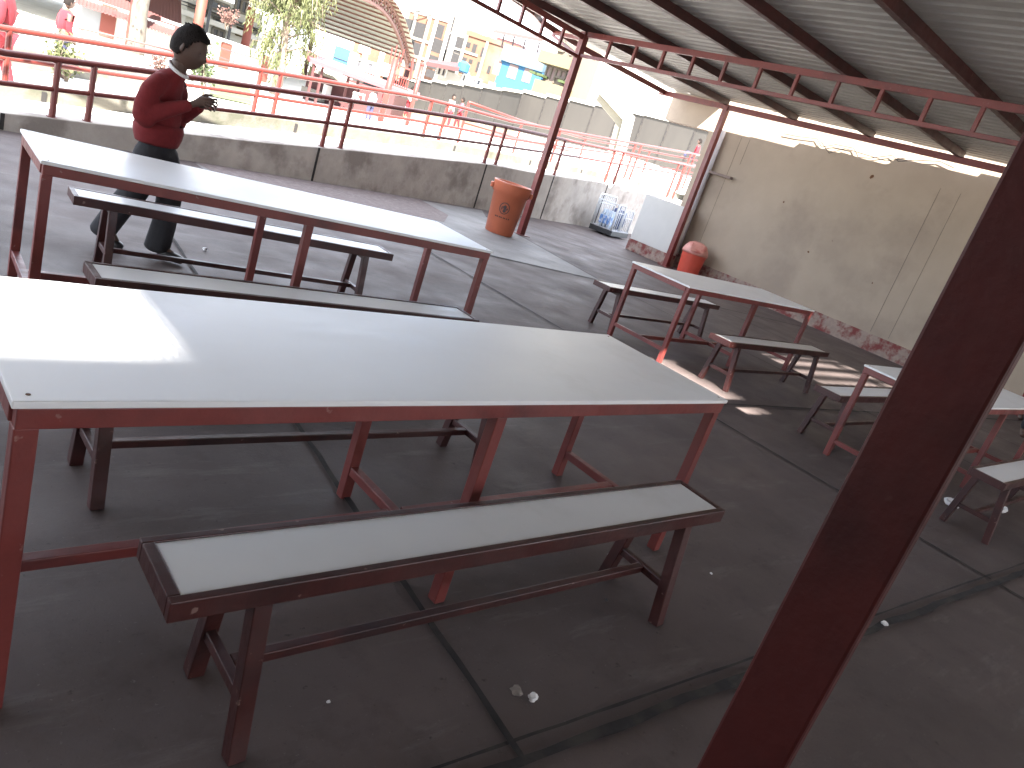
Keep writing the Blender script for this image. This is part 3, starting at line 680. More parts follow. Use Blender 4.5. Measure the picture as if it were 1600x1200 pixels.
# the boy: local +x is where he walks, +z up
boy = thing('person', 'boy in a red sweater walking past the tables, looking down at his hands', 'person', (1.54, 5.07, 0), R(-44))
def finger(V, E, Rr, root, p0, d1, d2, l, r0=.0075):
    p0 = Vector(p0); d1 = Vector(d1).normalized(); d2 = Vector(d2).normalized()
    chain(V, E, Rr, [(p0, r0), (p0+d1*l*.5, r0*.95), (p0+d1*l*.5+d2*l*.3, r0*.85), (p0+d1*l*.5+d2*l*.55, r0*.7)], root)
V, E, Q = [], [], []
pel = chain(V, E, Q, [((-.05, 0, .72), .07)])
ch = chain(V, E, Q, [((-.065, 0, .86), .07), ((-.07, 0, 1.0), .075), ((-.05, 0, 1.10), .06), ((-.015, 0, 1.17), .05), ((.005, 0, 1.225), .05), ((.008, 0, 1.27), .06)], pel)
for s, hx, kn, an, toe in ((1, -.02, (.06, .07, .40), (.05, .07, .085), (.17, .085, .03)), (-1, -.05, (-.09, -.075, .38), (-.24, -.075, .14), (-.15, -.08, .035))):
    chain(V, E, Q, [((hx-.02, s*.085, .66), .06), (kn, .04), (an, .03), (toe, .025)], pel)
hands = []
for s in (1, -1):
    sh = (-.045, s*.13, 1.09); el = (-.05, s*.2, .905); wr = (.145, s*.06, 1.035); pm = (.195, s*.04, 1.075)
    k = chain(V, E, Q, [(sh, .03), (el, .028), ((.05, s*.12, .975), .026), (wr, .02), (pm, .024)], 3)
    for i, (dz, ln) in enumerate([(.022, .062), (.008, .07), (-.006, .066), (-.02, .052)]):
        finger(V, E, Q, k, Vector(pm)+Vector((.02, s*.004, dz)), (1, -s*.1, .25-.25*i), (.5, -s*.8, -.4), ln)
    finger(V, E, Q, k, Vector(pm)+Vector((-.01, -s*.012, .024)), (.6, -s*.5, .6), (.8, -s*.3, .1), .055, .0085)
body = skin_mesh('body', V, E, Q, M_skin, boy, 2, pel)
# head: sphere sculpted into cranium, face, nose, lips, chin, ears
def head_mesh(name, c, tilt, s, m, parent, hair=None):
    mb = MB(); bmesh.ops.create_uvsphere(mb.bm, u_segments=48, v_segments=36, radius=1)
    def g(v, p, sig): return math.exp(-((Vector(v)-Vector(p)).length/sig)**2)
    for v in mb.bm.verts:
        d = v.co.copy(); x, y, z = d.x*.098, d.y*.077, d.z*.122
        if z < 0 and d.x < .1: x *= 1-.25*min(1, -d.z)*(.1-d.x)           # nape
        if d.z < -.3: y *= 1-.3*min(1, (-d.z-.3)/.7)                      # jaw narrows
        if d.x > .3 and d.z < 0: x += .006*min(1, -d.z*1.5)
        x += .020*g(d, (1, 0, -.18), .17)+.010*g(d, (.97, 0, .0), .15)    # nose
        x += .008*g(d, (.9, 0, -.5), .16)+.006*g(d, (.84, 0, -.62), .12)  # lips
        x += .008*g(d, (.7, 0, -.85), .22)                                # chin
        x += .005*g(d, (.95, .3, .22), .2)+.005*g(d, (.95, -.3, .22), .2) # brows
        for sy in (1, -1): x -= .010*g(d, (.95, sy*.36, .06), .16)        # eye sockets
        v.co = Vector((x, y, z))
    for sy in (1, -1):                                                     # ears
        bmesh.ops.create_uvsphere(mb.bm, u_segments=12, v_segments=10, radius=1, matrix=Matrix.Translation((-.005, sy*.078, -.005)) @ Matrix.Rotation(sy*.35, 4, 'Z') @ Matrix.Diagonal((.02, .009, .032, 1)))
    T = Matrix.Translation(c) @ Matrix.Rotation(tilt, 4, 'Y') @ Matrix.Diagonal((s, s, s, 1))
    bmesh.ops.transform(mb.bm, matrix=T, verts=mb.bm.verts[:]); o = mb.build(name, m, parent, smooth=True)
    for sy in (1, -1):
        ey = MB(); bmesh.ops.create_uvsphere(ey.bm, u_segments=12, v_segments=8, radius=.009*s, matrix=T @ Matrix.Translation((.078, sy*.030, .008))); ey.build('eye', M_ink, o, smooth=True)
    hr = MB(); bmesh.ops.create_uvsphere(hr.bm, u_segments=48, v_segments=32, radius=1); rnd = random.Random(3)
    kill = []
    for v in hr.bm.verts:
        d = v.co.copy()
        line = .52 if d.x > .55 else (.5-(.6-d.x)*1.5 if d.x > -.05 else -.5)
        if line < -.5: line = -.5
        if d.z < line: kill.append(v)
        n = 1.085+.008*math.sin(d.x*23+d.z*9)*math.cos(d.y*21)+rnd.uniform(-.006, .006)
        if d.x > .5 and d.z < .75: n += .05
        v.co = Vector((d.x*.100*n, d.y*.080*n, d.z*.122*n+.002))
    bmesh.ops.delete(hr.bm, geom=kill, context='VERTS')
    for k in range(40):                                                   # stray tufts at the crown
        a = rnd.uniform(0, 6.28); el_ = rnd.uniform(.5, 1.5); p = Vector((math.cos(a)*math.cos(el_)*.104-.0, math.sin(a)*math.cos(el_)*.083, math.sin(el_)*.128)); q = p*1.05+Vector((-.012, rnd.uniform(-.01, .01), .004))
        hr.tube([p*.98, (p+q)/2*1.01, q], [.005, .004, .001], 5)
    bmesh.ops.transform(hr.bm, matrix=T, verts=hr.bm.verts[:])
    h = hr.build('hair', M_hair, o, smooth=True); so = h.modifiers.new('s', 'SOLIDIFY'); so.thickness = .012; so.offset = -1
    return o
head_mesh('head', (.045, 0, 1.345), R(16), 1.03, M_skin, boy)
sl = [[((-.058, 0, .80), (.118, .148, .06)), ((-.068, 0, .90), (.125, .148, .07)), ((-.08, 0, 1.0), (.118, .145, .07)), ((-.068, 0, 1.08), (.102, .135, .06)), ((-.035, 0, 1.145), (.078, .098, .05)), ((-.008, 0, 1.18), (.06, .066, .03))]]
for s_ in (1, -1):
    sl.append([((-.045, s_*.10, 1.10), .062), ((-.055, s_*.165, 1.05), .060), ((-.066, s_*.195, .97), .058), ((-.064, s_*.205, .905), .056), ((.0, s_*.165, .935), .054), ((.06, s_*.12, .98), .048), ((.125, s_*.075, 1.02), .038)])
    sl.append([((-.06, s_*.2, .90), .06), ((-.045, s_*.19, .885), .058)])
sw = fuse_mesh('sweater', sl, M_sweat, boy, .011, 6)
# hem that bags at the waist
hb = MB(); ring = []
for r_, z in ((.95, .735), (1.0, .75), (1.1, .79), (1.13, .83), (1.06, .87)): ring.append((r_, z))
n = 28; rr = [[hb.bm.verts.new((-.058+.122*q*math.cos(k*2*math.pi/n), .152*q*math.sin(k*2*math.pi/n), z)) for k in range(n)] for q, z in ring]
for A_, B_ in zip(rr, rr[1:]):
    for k in range(n): hb.bm.faces.new((A_[k], A_[(k+1) % n], B_[(k+1) % n], B_[k]))
h_ = hb.build('sweater_hem', M_sweat, sw, smooth=True); so = h_.modifiers.new('s', 'SOLIDIFY'); so.thickness = .01
cl = MB(); n = 22; rr = []
for r_, z, dx in ((.055, 1.215, .0), (.060, 1.209, -.001), (.066, 1.195, -.003)):
    rr.append([cl.bm.verts.new((dx+r_*math.cos(k*2*math.pi/n), r_*1.05*math.sin(k*2*math.pi/n), z-.030*math.cos(k*2*math.pi/n))) for k in range(n)])
for A_, B_ in zip(rr, rr[1:]):
    for k in range(n): cl.bm.faces.new((A_[k], A_[(k+1) % n], B_[(k+1) % n], B_[k]))
o = cl.build('shirt_collar', M_collar, boy, smooth=True); so = o.modifiers.new('s', 'SOLIDIFY'); so.thickness = .006
fuse_mesh('trousers', [[((-.055, 0, .79), (.10, .125, .05)), ((-.05, 0, .68), (.105, .13, .06))],
    [((-.035, .06, .66), .095), ((-.005, .078, .55), .1), ((.042, .075, .42), .080), ((.04, .07, .24), .078), ((.02, .07, .075), (.088, .074, .04))],
    [((-.06, -.06, .66), .095), ((-.07, -.078, .54), .1), ((-.105, -.075, .42), .084), ((-.185, -.075, .28), .08), ((-.265, -.075, .115), (.085, .074, .055))]], M_trous, boy, .012, 6)
for p0, p1, p2 in (((.02, .07, .05), (.10, .078, .045), (.21, .088, .03)), ((-.27, -.075, .12), (-.225, -.078, .065), (-.12, -.08, .035))):
    V, E, Q = [], [], []; chain(V, E, Q, [(p0, .042), (p1, (.042, .04)), (p2, (.036, .026))]); skin_mesh('shoe', V, E, Q, M_shoe, boy, 2, 0)

def small_person(label, foot, h, face, top, legs, hair=M_hair, stride=.12, sit=False, name='person'):
    r_ = thing(name, label, 'person', foot, face); s = h/1.5
    def S(p): return Vector(p)*s
    V, E, Q = [], [], []
    if not sit:
        k = chain(V, E, Q, [(S((0, 0, .76)), .1*s), (S((0, 0, 1.0)), .11*s), (S((.01, 0, 1.17)), .09*s), (S((.02, 0, 1.25)), .05*s)])
        legp = [((.02, .08, .7), (.05+stride*.4, .08, .4), (stride, .08, .06), (stride+.14, .08, .03)), ((-.02, -.08, .7), (-.02, -.08, .4), (-stride, -.08, .08), (-stride+.13, -.08, .03))]
    else:
        k = chain(V, E, Q, [(S((0, 0, .2)), .11*s), (S((-.03, 0, .45)), .11*s), (S((.02, 0, .62)), .09*s), (S((.03, 0, .7)), .05*s)])
        legp = [((.1, .09, .18), (.38, .1, .3), (.42, .1, .05), (.54, .1, .03)), ((.1, -.09, .18), (.38, -.1, .3), (.42, -.1, .05), (.54, -.1, .03))]
    for lp in legp: chain(V, E, Q, [(S(lp[0]), .075*s), (S(lp[1]), .055*s), (S(lp[2]), .04*s), (S(lp[3]), .035*s)], 0)
    zs = 1.17 if not sit else .62
    for sg in (1, -1): chain(V, E, Q, [(S((0, sg*.15, zs-.02)), .055*s), (S((-.02, sg*.2, zs-.25)), .045*s), (S((.1, sg*.17, zs-.45)), .035*s), (S((.15, sg*.16, zs-.5)), .03*s)], 2)
    bd = skin_mesh('body', V, E, Q, M_skin, r_, 1, 0)
    V, E, Q = [], [], []
    za = .76 if not sit else .2
    chain(V, E, Q, [(S((0, 0, za+.02)), .125*s), (S((0, 0, za+.24)), .13*s), (S((.01, 0, zs)), .105*s), (S((.015, 0, zs+.05)), .075*s)])
    for sg in (1, -1): chain(V, E, Q, [(S((0, sg*.15, zs-.02)), .07*s), (S((-.02, sg*.2, zs-.25)), .06*s), (S((.09, sg*.17, zs-.42)), .048*s)], 2)
    skin_mesh('jacket', V, E, Q, top, r_, 1, 0)
    V, E, Q = [], [], []
    chain(V, E, Q, [(S((0, 0, za)), .115*s)])
    for lp in legp: chain(V, E, Q, [(S(lp[0]), .09*s), (S(lp[1]), .075*s), (S(lp[2]), .06*s)], 0)
    skin_mesh('trousers', V, E, Q, legs, r_, 1, 0)
    head_mesh('head', S((.03, 0, zs+.19)), R(5), s*.92, M_skin, r_)
    return r_
CAMDIR = YAW   # camera-right heading
small_person('person in a bright red tracksuit cut off by the left picture edge', onter(-4, 12.9), 1.55, CAMDIR+R(200), M_redcl, M_redcl)
small_person('person in a red top and dark trousers standing among plants by the garden railing', onter(91, 17.2), 1.5, CAMDIR+R(60), M_redcl, M_navy, stride=.02)
small_person('child in white with a red cap beside the white goal frame', onter(694-500+420, 40)*0+Vector(PD(572, 166, 38)), 1.3, CAMDIR+R(20), M_collar, M_redcl, stride=.05) if False else None
small_person('child in a pale top near the white goal frame', onter(574, 24), 1.0, CAMDIR+R(160), M_collar, M_navy, stride=.04)
small_person('child in a red jacket on the yellow court beside the tall red pole', onter(592, 27), 1.1, CAMDIR+R(30), M_redcl, M_pinkcl)
small_person('child in red trousers and a white top on the yellow court', onter(633, 34), 1.3, CAMDIR+R(10), M_collar, M_redcl, stride=.06)
small_person('child in a white and dark top with red trousers, framed by two railing posts', onter(695, 30), 1.25, CAMDIR+R(-30), M_collar, M_redcl, stride=.08)
small_person('child in a pink jacket on the court right of the railing posts', onter(712, 31), 1.2, CAMDIR+R(190), M_pinkcl, M_redcl)
small_person('small person in a pink-red top sitting on the far ledge near the end post', Vector(PD(1083, 252, 30)), 1.35, CAMDIR+R(170), M_redcl, M_navy, sit=True)
small_person('person in black trousers sitting far behind the table at the right edge', (9.95, 1.78, .24), 1.6, R(195), M_sweat, M_trous, sit=True)

# ------------------------------------------------------------------ trees and plants
def leaves(mb, c, r, n, size, rnd, droop=0, flat=1):
    for _ in range(n):
        d = Vector((rnd.gauss(0, 1), rnd.gauss(0, 1), rnd.gauss(0, 1))).normalized()*r*rnd.random()**.45
        p = Vector(c)+Vector((d.x, d.y, d.z*flat)); a = Vector((rnd.uniform(-1, 1), rnd.uniform(-1, 1), rnd.uniform(-1, .6)-droop)).normalized()
        s_ = a.orthogonal().normalized(); q = Matrix.Rotation(rnd.uniform(0, 6.28), 3, a) @ s_; L_ = size*rnd.uniform(.6, 1.4); W_ = L_*(.3 if droop == 0 else .07)
        mb.face([p-q*W_*.3, p+a*L_*.5-q*W_, p+a*L_, p+a*L_*.5+q*W_])
def weeping_tree():
    base = onter(428, 29); rnd = random.Random(11); r_ = thing('weeping_tree', 'feathery light green weeping tree in the yard in front of the arched roof', 'tree', base)
    H_ = 5.6; tk = MB(); pts = [Vector((0, 0, -.3)), Vector((.05, 0, 1.0)), Vector((-.05, .1, 2.4)), Vector((.0, .05, 3.8)), Vector((.05, 0, H_))]
    tk.tube(pts, [.2, .16, .11, .07, .02], 10)
    cr = MB()
    for i in range(74):
        z = .9+rnd.random()**.8*(H_-.6); ang = rnd.uniform(0, 6.28); ln = (1.45-.17*abs(z-2.4))*rnd.uniform(.45, 1.0)*(1 if z < 4.4 else .6)
        st = Vector((0, .03, z)); e = st+Vector((math.cos(ang)*ln, math.sin(ang)*ln, .25*ln)); mid = st.lerp(e, .55)+Vector((0, 0, .2)); tip = e+Vector((math.cos(ang)*.15, math.sin(ang)*.15, -.5))
        tk.tube([st, mid, e, tip], [.03, .022, .014, .006], 5)
        for j in range(13):
            t = rnd.uniform(.2, 1); c = st.lerp(mid, t*2) if t < .5 else mid.lerp(e, (t-.5)*2)
            hang = rnd.uniform(.35, 1.15); c2 = c+Vector((rnd.uniform(-.25, .25), rnd.uniform(-.25, .25), 0))
            for k in range(11):
                f = k/11; p = c2+Vector((rnd.gauss(0, .03)+.1*f*math.cos(ang), rnd.gauss(0, .03)+.1*f*math.sin(ang), -hang*f)); L_ = rnd.uniform(.12, .26)
                a = Vector((rnd.uniform(-.6, .6), rnd.uniform(-.6, .6), -1)).normalized(); q = a.orthogonal().normalized(); q = Matrix.Rotation(rnd.uniform(0, 6.28), 3, a) @ q
                cr.face([p, p+a*L_*.5-q*.02, p+a*L_, p+a*L_*.5+q*.02])
    tk.build('trunk', M_bark2, r_, smooth=True); cr.build('crown', M_leaf, r_)
weeping_tree()
def trunk_tree():
    base = onter(210, 33); rnd = random.Random(5); r_ = thing('shade_tree', 'tall tree with a thick pale trunk in front of the red-roofed house', 'tree', base)
    tk = MB().tube([(0, 0, -.3), (.02, 0, .4), (-.03, .02, 1.5), (.0, .03, 2.6), (.15, .05, 3.6)], [.36, .29, .27, .27, .18], 14)
    for ang, ln in ((.3, 2.2), (2.2, 1.9), (4.1, 2.1), (5.3, 1.6)):
        tk.tube([(0, .03, 2.5), (math.cos(ang)*ln*.5, math.sin(ang)*ln*.5, 3.6), (math.cos(ang)*ln, math.sin(ang)*ln, 4.8)], [.12, .08, .03], 8)
    tk.build('trunk', M_bark, r_, smooth=True); cr = MB()
    for _ in range(60):
        a = rnd.uniform(0, 6.28); q = rnd.random()**.5*2.0; leaves(cr, (math.cos(a)*q-2.4, math.sin(a)*q-1.8, rnd.uniform(3.9, 6.6)), rnd.uniform(.35, .7), 20, .14, rnd)
    cr.build('crown', M_leaf2, r_)
trunk_tree()
def shrub(label, base, h, wid, n, m, seed, size=.09, name='garden_shrub'):
    rnd = random.Random(seed); r_ = thing(name, label, 'shrub', base); st = MB(); cr = MB()
    for i in range(9):
        a = rnd.uniform(0, 6.28); t = Vector((math.cos(a)*wid*rnd.uniform(.3, 1), math.sin(a)*wid*rnd.uniform(.3, 1), h*rnd.uniform(.6, 1)))
        st.tube([(0, 0, -.05), t*.5+Vector((0, 0, .1*h)), t], [.014, .009, .004], 5)
        for f in (.45, .7, 1): leaves(cr, t*f+Vector((0, 0, .1*h*(1-f))), .16*h+.06, n, size, rnd)
    st.build('stem', M_bark2, r_); cr.build('foliage', m, r_)
shrub('leafy green shrub seen just before the boy’s face'.replace('’', ''), onter(318, 20.5), 1.25, .55, 22, M_leaf2, 3, .11)
shrub('reddish low shrub behind the boys head', onter(247, 21), .75, .35, 18, M_leafr, 4, .08)
shrub('young green plant beside the person in the red top at the garden railing', onter(86, 16.6), .8, .18, 12, M_leaf, 6, .09)
shrub('small pale green plant right of the person at the garden railing', onter(103, 16.9), .6, .2, 10, M_leaf, 7, .08)
shrub('reddish trailing plant on the ledge over the white wall', onter(338, 30)+Vector((0, 0, 1.7)), .6, .5, 14, M_leafr, 8, .09)
shrub('green weed clump at the foot of the stage', onter(566, 33), .5, .4, 16, M_leaf2, 9, .1)

# ------------------------------------------------------------------ buildings beyond the yard
class Fac:
    """a building: front face from pixel column a to b (each px, py, distance), windows placed on that face"""
    def __init__(s, name, label, cat, A, B, topA, m, depth, zb=None, part='wall', root=None, topz=None):
        a, b_ = PD(*A), PD(*B); s.a, s.b = Vector((a.x, a.y)), Vector((b_.x, b_.y)); s.t = (s.b-s.a).normalized(); s.n = Vector((s.t.y, -s.t.x))
        if s.n.dot(-s.a) < 0: s.n = -s.n
        zb = min(a.z, b_.z)-1.0 if zb is None else zb
        zt = PV(*topA, s.a, s.b).z if topz is None else topz
        s.zb, s.zt, s.depth = zb, zt, depth
        s.root = root or thing(name, label, cat, (s.a.x, s.a.y, zb))
        s.block(part, s.a, s.b, zb, zt, depth, m)
    def block(s, part, a, b_, z0, z1, depth, m, out_=0):
        q = s.n*out_; d = -s.n*(depth+out_)
        pts = [(*(a+q), z0), (*(b_+q), z0), (*(b_+q), z1), (*(a+q), z1)]
        return put(MB().prism(pts, (d.x, d.y, 0)), part, m, s.root)
    def at(s, px, py): return PV(px, py, s.a, s.b)
    def rect(s, part, px, py, w_, h_, m, out_=.02, depth=.05, frame=None):
        c = s.at(px, py); c2 = Vector((c.x, c.y)); dist = c2.length; k = dist/FPX*1.06
        W_, H_ = w_*k/2/max(.35, abs(s.n.dot(c2.normalized()))), h_*k/2
        o = s.block(part, c2-s.t*W_, c2+s.t*W_, c.z-H_, c.z+H_, depth, m, out_)
        if frame:
            f = .08*dist/40+.03; mb = MB(); n3 = Vector((s.n.x, s.n.y, 0)); t3 = Vector((s.t.x, s.t.y, 0)); cc = Vector((c.x, c.y, c.z))+n3*(out_+.02)
            mb.bar(cc-t3*W_+Vector((0, 0, -H_)), cc+t3*W_+Vector((0, 0, -H_)), f, f); mb.bar(cc-t3*W_+Vector((0, 0, H_)), cc+t3*W_+Vector((0, 0, H_)), f, f)
            for q in (-1, 0, 1): mb.bar(cc+t3*W_*q-Vector((0, 0, H_)), cc+t3*W_*q+Vector((0, 0, H_)), f, f)
            o2 = mb.build('window_frame', frame); o2.parent = o
        return o
# perimeter wall of concrete panels with stepped white coping
pw = thing('perimeter_wall', 'long tall grey concrete panel wall with stepped white coping behind the yard', 'wall', PD(1000, 252, 43))
ctl = [(470, 118, 112, 98), (560, 150, 119, 84), (640, 165, 122, 77), (720, 181, 130, 63), (800, 202, 140, 52), (900, 228, 156, 47), (1000, 252, 176, 43), (1125, 285, 208, 39)]
pans = [470, 500, 530, 560, 590, 615, 640, 664, 687, 712, 740, 770, 800, 835, 870, 908, 945, 983, 1022, 1062, 1125]
def wallpt(px):
    d = interp([(c[0], c[3]) for c in ctl], px); b_ = PD(px, interp([(c[0], c[1]) for c in ctl], px), d); t_ = PD(px, interp([(c[0], c[2]) for c in ctl], px), d)
    return Vector((b_.x, b_.y)), terr(b_.x, b_.y)-.4, t_.z
body_, cop, pil_ = MB(), MB(), MB()
for p0, p1_ in zip(pans, pans[1:]):
    a, zb, za = wallpt(p0); c, zb2, zc_ = wallpt(p1_); zt = (za+zc_)/2; n_ = Vector((a.y-c.y, c.x-a.x)).normalized()
    off = Vector((n_.x*.25, n_.y*.25, 0))
    body_.prism([(*a, min(zb, zb2)), (*c, min(zb, zb2)), (*c, zt), (*a, zt)], off)
    cop.prism([(*(a-n_*.06), zt+.004), (*(c-n_*.06), zt+.004), (*(c-n_*.06), zt+.18), (*(a-n_*.06), zt+.18)], (n_.x*.4, n_.y*.4, 0))
    pil_.box((a.x, a.y, (zb+zt)/2-.1), (.07, .07, zt-zb), math.atan2(n_.y, n_.x))
put(body_, 'panels', M_perim, pw); put(cop, 'coping', M_coping, pw); put(pil_, 'panel_joint', M_joint, pw)
pe = MB().prism([PD(*q, 42) for q in ((905, 237), (1085, 268), (1085, 280), (905, 250))], (0, 0, .001))
pe.bm.free()

# unfinished brick and concrete block
U = Fac('unfinished_building', 'unfinished orange brick apartment block with open concrete floors and dark openings', 'building', (612, 130, 100), (692, 150, 96), (640, 18), M_brick, 14)
U.block('roof_slab', U.a, U.b, U.zt, U.zt+.4, 14, M_conc, .1)
for px, py, w_, h_ in [(652, 48, 19, 21), (650, 76, 16, 15), (637, 38, 12, 14), (640, 66, 12, 13), (645, 102, 14, 12), (628, 90, 10, 12), (618, 60, 9, 12)]: U.rect('opening', px, py, w_, h_, M_dark, .03, .05)
for px in (641, 664): U.rect('concrete_column', px, 62, 4, 100, M_conc, .12, .1)
for py_ in (60, 88): U.rect('floor_band', 648, py_, 52, 3.5, M_conc, .14, .1)
U2 = Fac('x', '', '', (672, 140, 94), (706, 150, 94), (690, 28), M_conc, 10, zb=U.zb, part='frame_block', root=U.root)
for px, py, w_, h_ in [(684, 48, 15, 17), (681, 71, 16, 17), (676, 97, 15, 16), (699, 60, 6, 60), (672, 115, 12, 10)]: U2.rect('opening', px, py, w_, h_, M_dark, .03, .05)
for px in (672, 694, 708): U2.rect('concrete_column', px, 72, 4, 105, M_coping, .16, .1)
U3 = Fac('x', '', '', (702, 150, 92), (785, 175, 90), (740, 58), M_brick, 14, zb=U.zb, part='brick_wing', root=U.root)
for px, py, w_, h_ in [(711, 68, 20, 22), (706, 96, 20, 22)]: U3.rect('opening', px, py, w_, h_, M_dark, .03, .05)
U3.rect('tarpaulin', 709, 68, 5, 10, M_bluepale, .06, .05)
for px, py, w_, h_ in [(731.5, 70, 6, 6.5), (741, 76.5, 5.5, 12), (755, 82, 5.5, 12), (725.5, 93.5, 6, 6), (735.5, 96, 5, 5), (748, 105, 6, 13), (764, 109, 4, 10)]: U3.rect('window', px, py, w_, h_, M_dark, .04, .05)
for px, py in ((724, 80), (712, 108)): U3.rect('floor_band', px, py, 40, 3, M_conc, .12, .1)
U3.rect('concrete_column', 722, 85, 4, 80, M_conc, .14, .1); U3.rect('concrete_column', 700, 85, 4, 80, M_conc, .14, .1); U3.rect('concrete_column', 756, 88, 3.5, 75, M_conc, .14, .1)
U3.block('roof_slab', U3.a, U3.b, U3.zt, U3.zt+.5, 14, M_brick, .15)
sh_ = Fac('x', '', '', (750, 150, 97), (786, 160, 96), (766, 54), M_maroon, 6, zb=U3.zt, part='roof_shed', root=U.root)
# rebar and antenna frame on the roof
mb = MB()
for px, py0, py1 in [(647, 24, -14), (668, 30, -4), (703, 58, 14), (706, 58, 16)]: mb.bar(PD(px, py0, 98), PD(px+(py0-py1)*.27, py1, 98), .35 if px > 690 else .12)
mb.bar(PD(652, -6, 98), PD(676, 8, 98), .1); mb.bar(PD(650, 8, 98), PD(674, 20, 98), .1)
put(mb, 'column_stub', M_conc, U.root)

BH_ = Fac('blue_house', 'bright blue house with brown windows and a roof terrace canopy', 'house', (762, 165, 72), (826, 185, 70), (800, 97), M_blue, 10)
BH_.block('parapet', BH_.a, BH_.b, BH_.zt-.1, BH_.zt+1.25, 10, M_bluepale, .25)
for px, py, w_, h_ in [(776.5, 106, 9, 18), (801, 112, 12, 18), (824, 118, 11, 18)]: BH_.rect('window', px, py, w_, h_, M_brownw, .04, .06)
BH_.rect('door', 768, 134, 10, 10, M_brownw, .04, .06)
tcn_ = MB()
for px, py in [(783, 76), (816, 84), (838, 88), (800, 74)]: tcn_.bar(PD(px, py, 74), PD(px+5, py-22, 74), .12)
tcn_.bar(PD(785, 62, 74), PD(845, 82, 74), .06); tcn_.bar(PD(784, 70, 74), PD(842, 86, 74), .06)
put(tcn_, 'terrace_rail', M_brownw, BH_.root)
put(MB().prism([PD(770, 51, 73), PD(848, 66, 73), PD(846, 60, 80), PD(782, 48, 80)], (0, 0, .25)), 'terrace_canopy', M_pinkroof, BH_.root)
BG = Fac('balcony_house', 'beige apartment house with yellowish balconies behind the shelter post', 'house', (842, 172, 66), (905, 195, 64), (870, 30), M_beige, 12)
for px, py, w_, h_ in [(874, 97, 44, 15), (866, 144, 46, 17)]: BG.rect('balcony', px, py, w_, h_, M_yellow, .9, .9)
for px, py, w_, h_ in [(861, 116, 13, 20), (877, 116, 13, 10), (880, 70, 9, 16), (894, 95, 12, 14), (893, 122, 10, 12)]: BG.rect('window', px, py, w_, h_, M_brownw, .04, .06, M_beige)
for px, py in [(840, 117), (852, 121), (884, 131)]: BG.rect('planter_box', px, py, 8, 3, M_leaf2, .95, .2)
WH = Fac('white_building', 'tall blank white building at the end of the perimeter wall', 'building', (906, 190, 52), (1060, 240, 48), (960, 60), M_white, 12)
WH.rect('cable_trace', 985, 154, 110, .8, M_conc, .03, .03); WH.rect('stain', 1010, 155, 30, 18, M_cream, .02, .03)
WS = Fac('small_house', 'low white house with windows and a dark canopy over the perimeter wall', 'house', (672, 160, 80), (770, 180, 78), (720, 118), M_white, 6)
for px, py, w_, h_ in [(690, 112, 12, 11), (728, 123, 10, 9), (745, 128, 12, 8)]: WS.rect('window', px, py, w_, h_, M_glass, .04, .06, M_coping)
put(MB().prism([PD(664, 102, 76), PD(716, 112, 76), PD(718, 104, 84), PD(668, 98, 84)], (0, 0, .35)), 'canopy', M_maroon, WS.root)
put(MB().lathe([(.5, 0), (.6, .1), (.6, .8), (.3, 1.0)], PD(722, 113, 78), 14), 'water_tank', M_blue, WS.root)
BR_ = Fac('brick_house', 'orange brick house with white columns and wide windows under the arched roof', 'house', (540, 120, 105), (612, 142, 100), (575, 72), M_brick, 10)
for px, py, w_, h_ in [(558, 99, 17, 12), (584, 107, 17, 12), (604, 110, 9, 14), (570, 78, 12, 7)]: BR_.rect('window', px, py, w_, h_, M_glass, .05, .08, M_coping)
for px in (545, 571, 597): BR_.rect('column', px, 92, 4.5, 60, M_coping, .3, .3)
BT = Fac('blue_block', 'small bright blue block beside the brick house under the arched roof', 'building', (519, 102, 96), (541, 108, 96.2), (534, 74), M_blue, 5)
BT.rect('terrace_rail', 531, 92, 20, 1, M_black, .1, .05)
GW = Fac('grey_house', 'pale grey house with a dark window behind the weeping tree', 'house', (488, 95, 98), (521, 105, 97), (505, 62), M_white, 8)
GW.rect('window', 516, 82, 7, 14, M_glass, .04, .06)

SB = Fac('school_building', 'white two-storey school building with railed gallery and square windows', 'building', (286, 52, 62), (398, 92, 66), (320, -12), M_white, 9)
for px, py, w_, h_ in [(379-3, 9, 13, 15), (322, 6, 10, 14), (342, 10, 22, 9)]: SB.rect('window', px, py, w_, h_, M_glass, .04, .06, M_conc)
for px, py, w_, h_ in [(318, 22, 10, 5), (343, 33, 14, 5), (315, 44, 5, 7), (340, 52, 14, 10)]: SB.rect('window', px, py, w_, h_, M_glass, .04, .06, M_conc)
SB.rect('gallery_slab', 345, 40, 110, 6, M_coping, 1.2, 1.2); SB.rect('gallery_rail', 350, 26, 110, 1, M_black, 1.25, .06); SB.rect('gallery_rail', 350, 31, 110, .8, M_black, 1.25, .06)
SB.rect('yellow_panel', 375, 50, 10, 11, M_yellow, .06, .08)
BB = Fac('blue_school_wing', 'pale blue upper wing with dark railing at the top of the picture', 'building', (238, 22, 66), (308, 42, 66), (270, -30), mat('pale_blue_wall', (0.1257, 0.1479, 0.2292), .8, .08, .3), 8)
for px, py, w_, h_ in [(272, 6, 22, 1.2), (276, 14, 40, 1.2), (285, 4, 1.2, 16), (266, 1, 1.2, 12), (298, 12, 1.2, 14)]: BB.rect('gallery_rail', px, py, w_, h_, M_black, .3, .06)
PWL = Fac('pilaster_wall', 'white yard wall with orange-red pilasters behind the boys hands', 'wall', (306, 92, 36), (425, 135, 39), (345, 62), M_white, .4)
for px, py, w_, h_ in [(350, 87, 11, 30), (413, 106, 8, 34), (283+30, 68, 6, 22)]: PWL.rect('pilaster', px, py, w_, h_, M_redcol, .1, .2)
PWL.rect('ledge', 360, 66, 140, 3, M_coping, .15, .3)
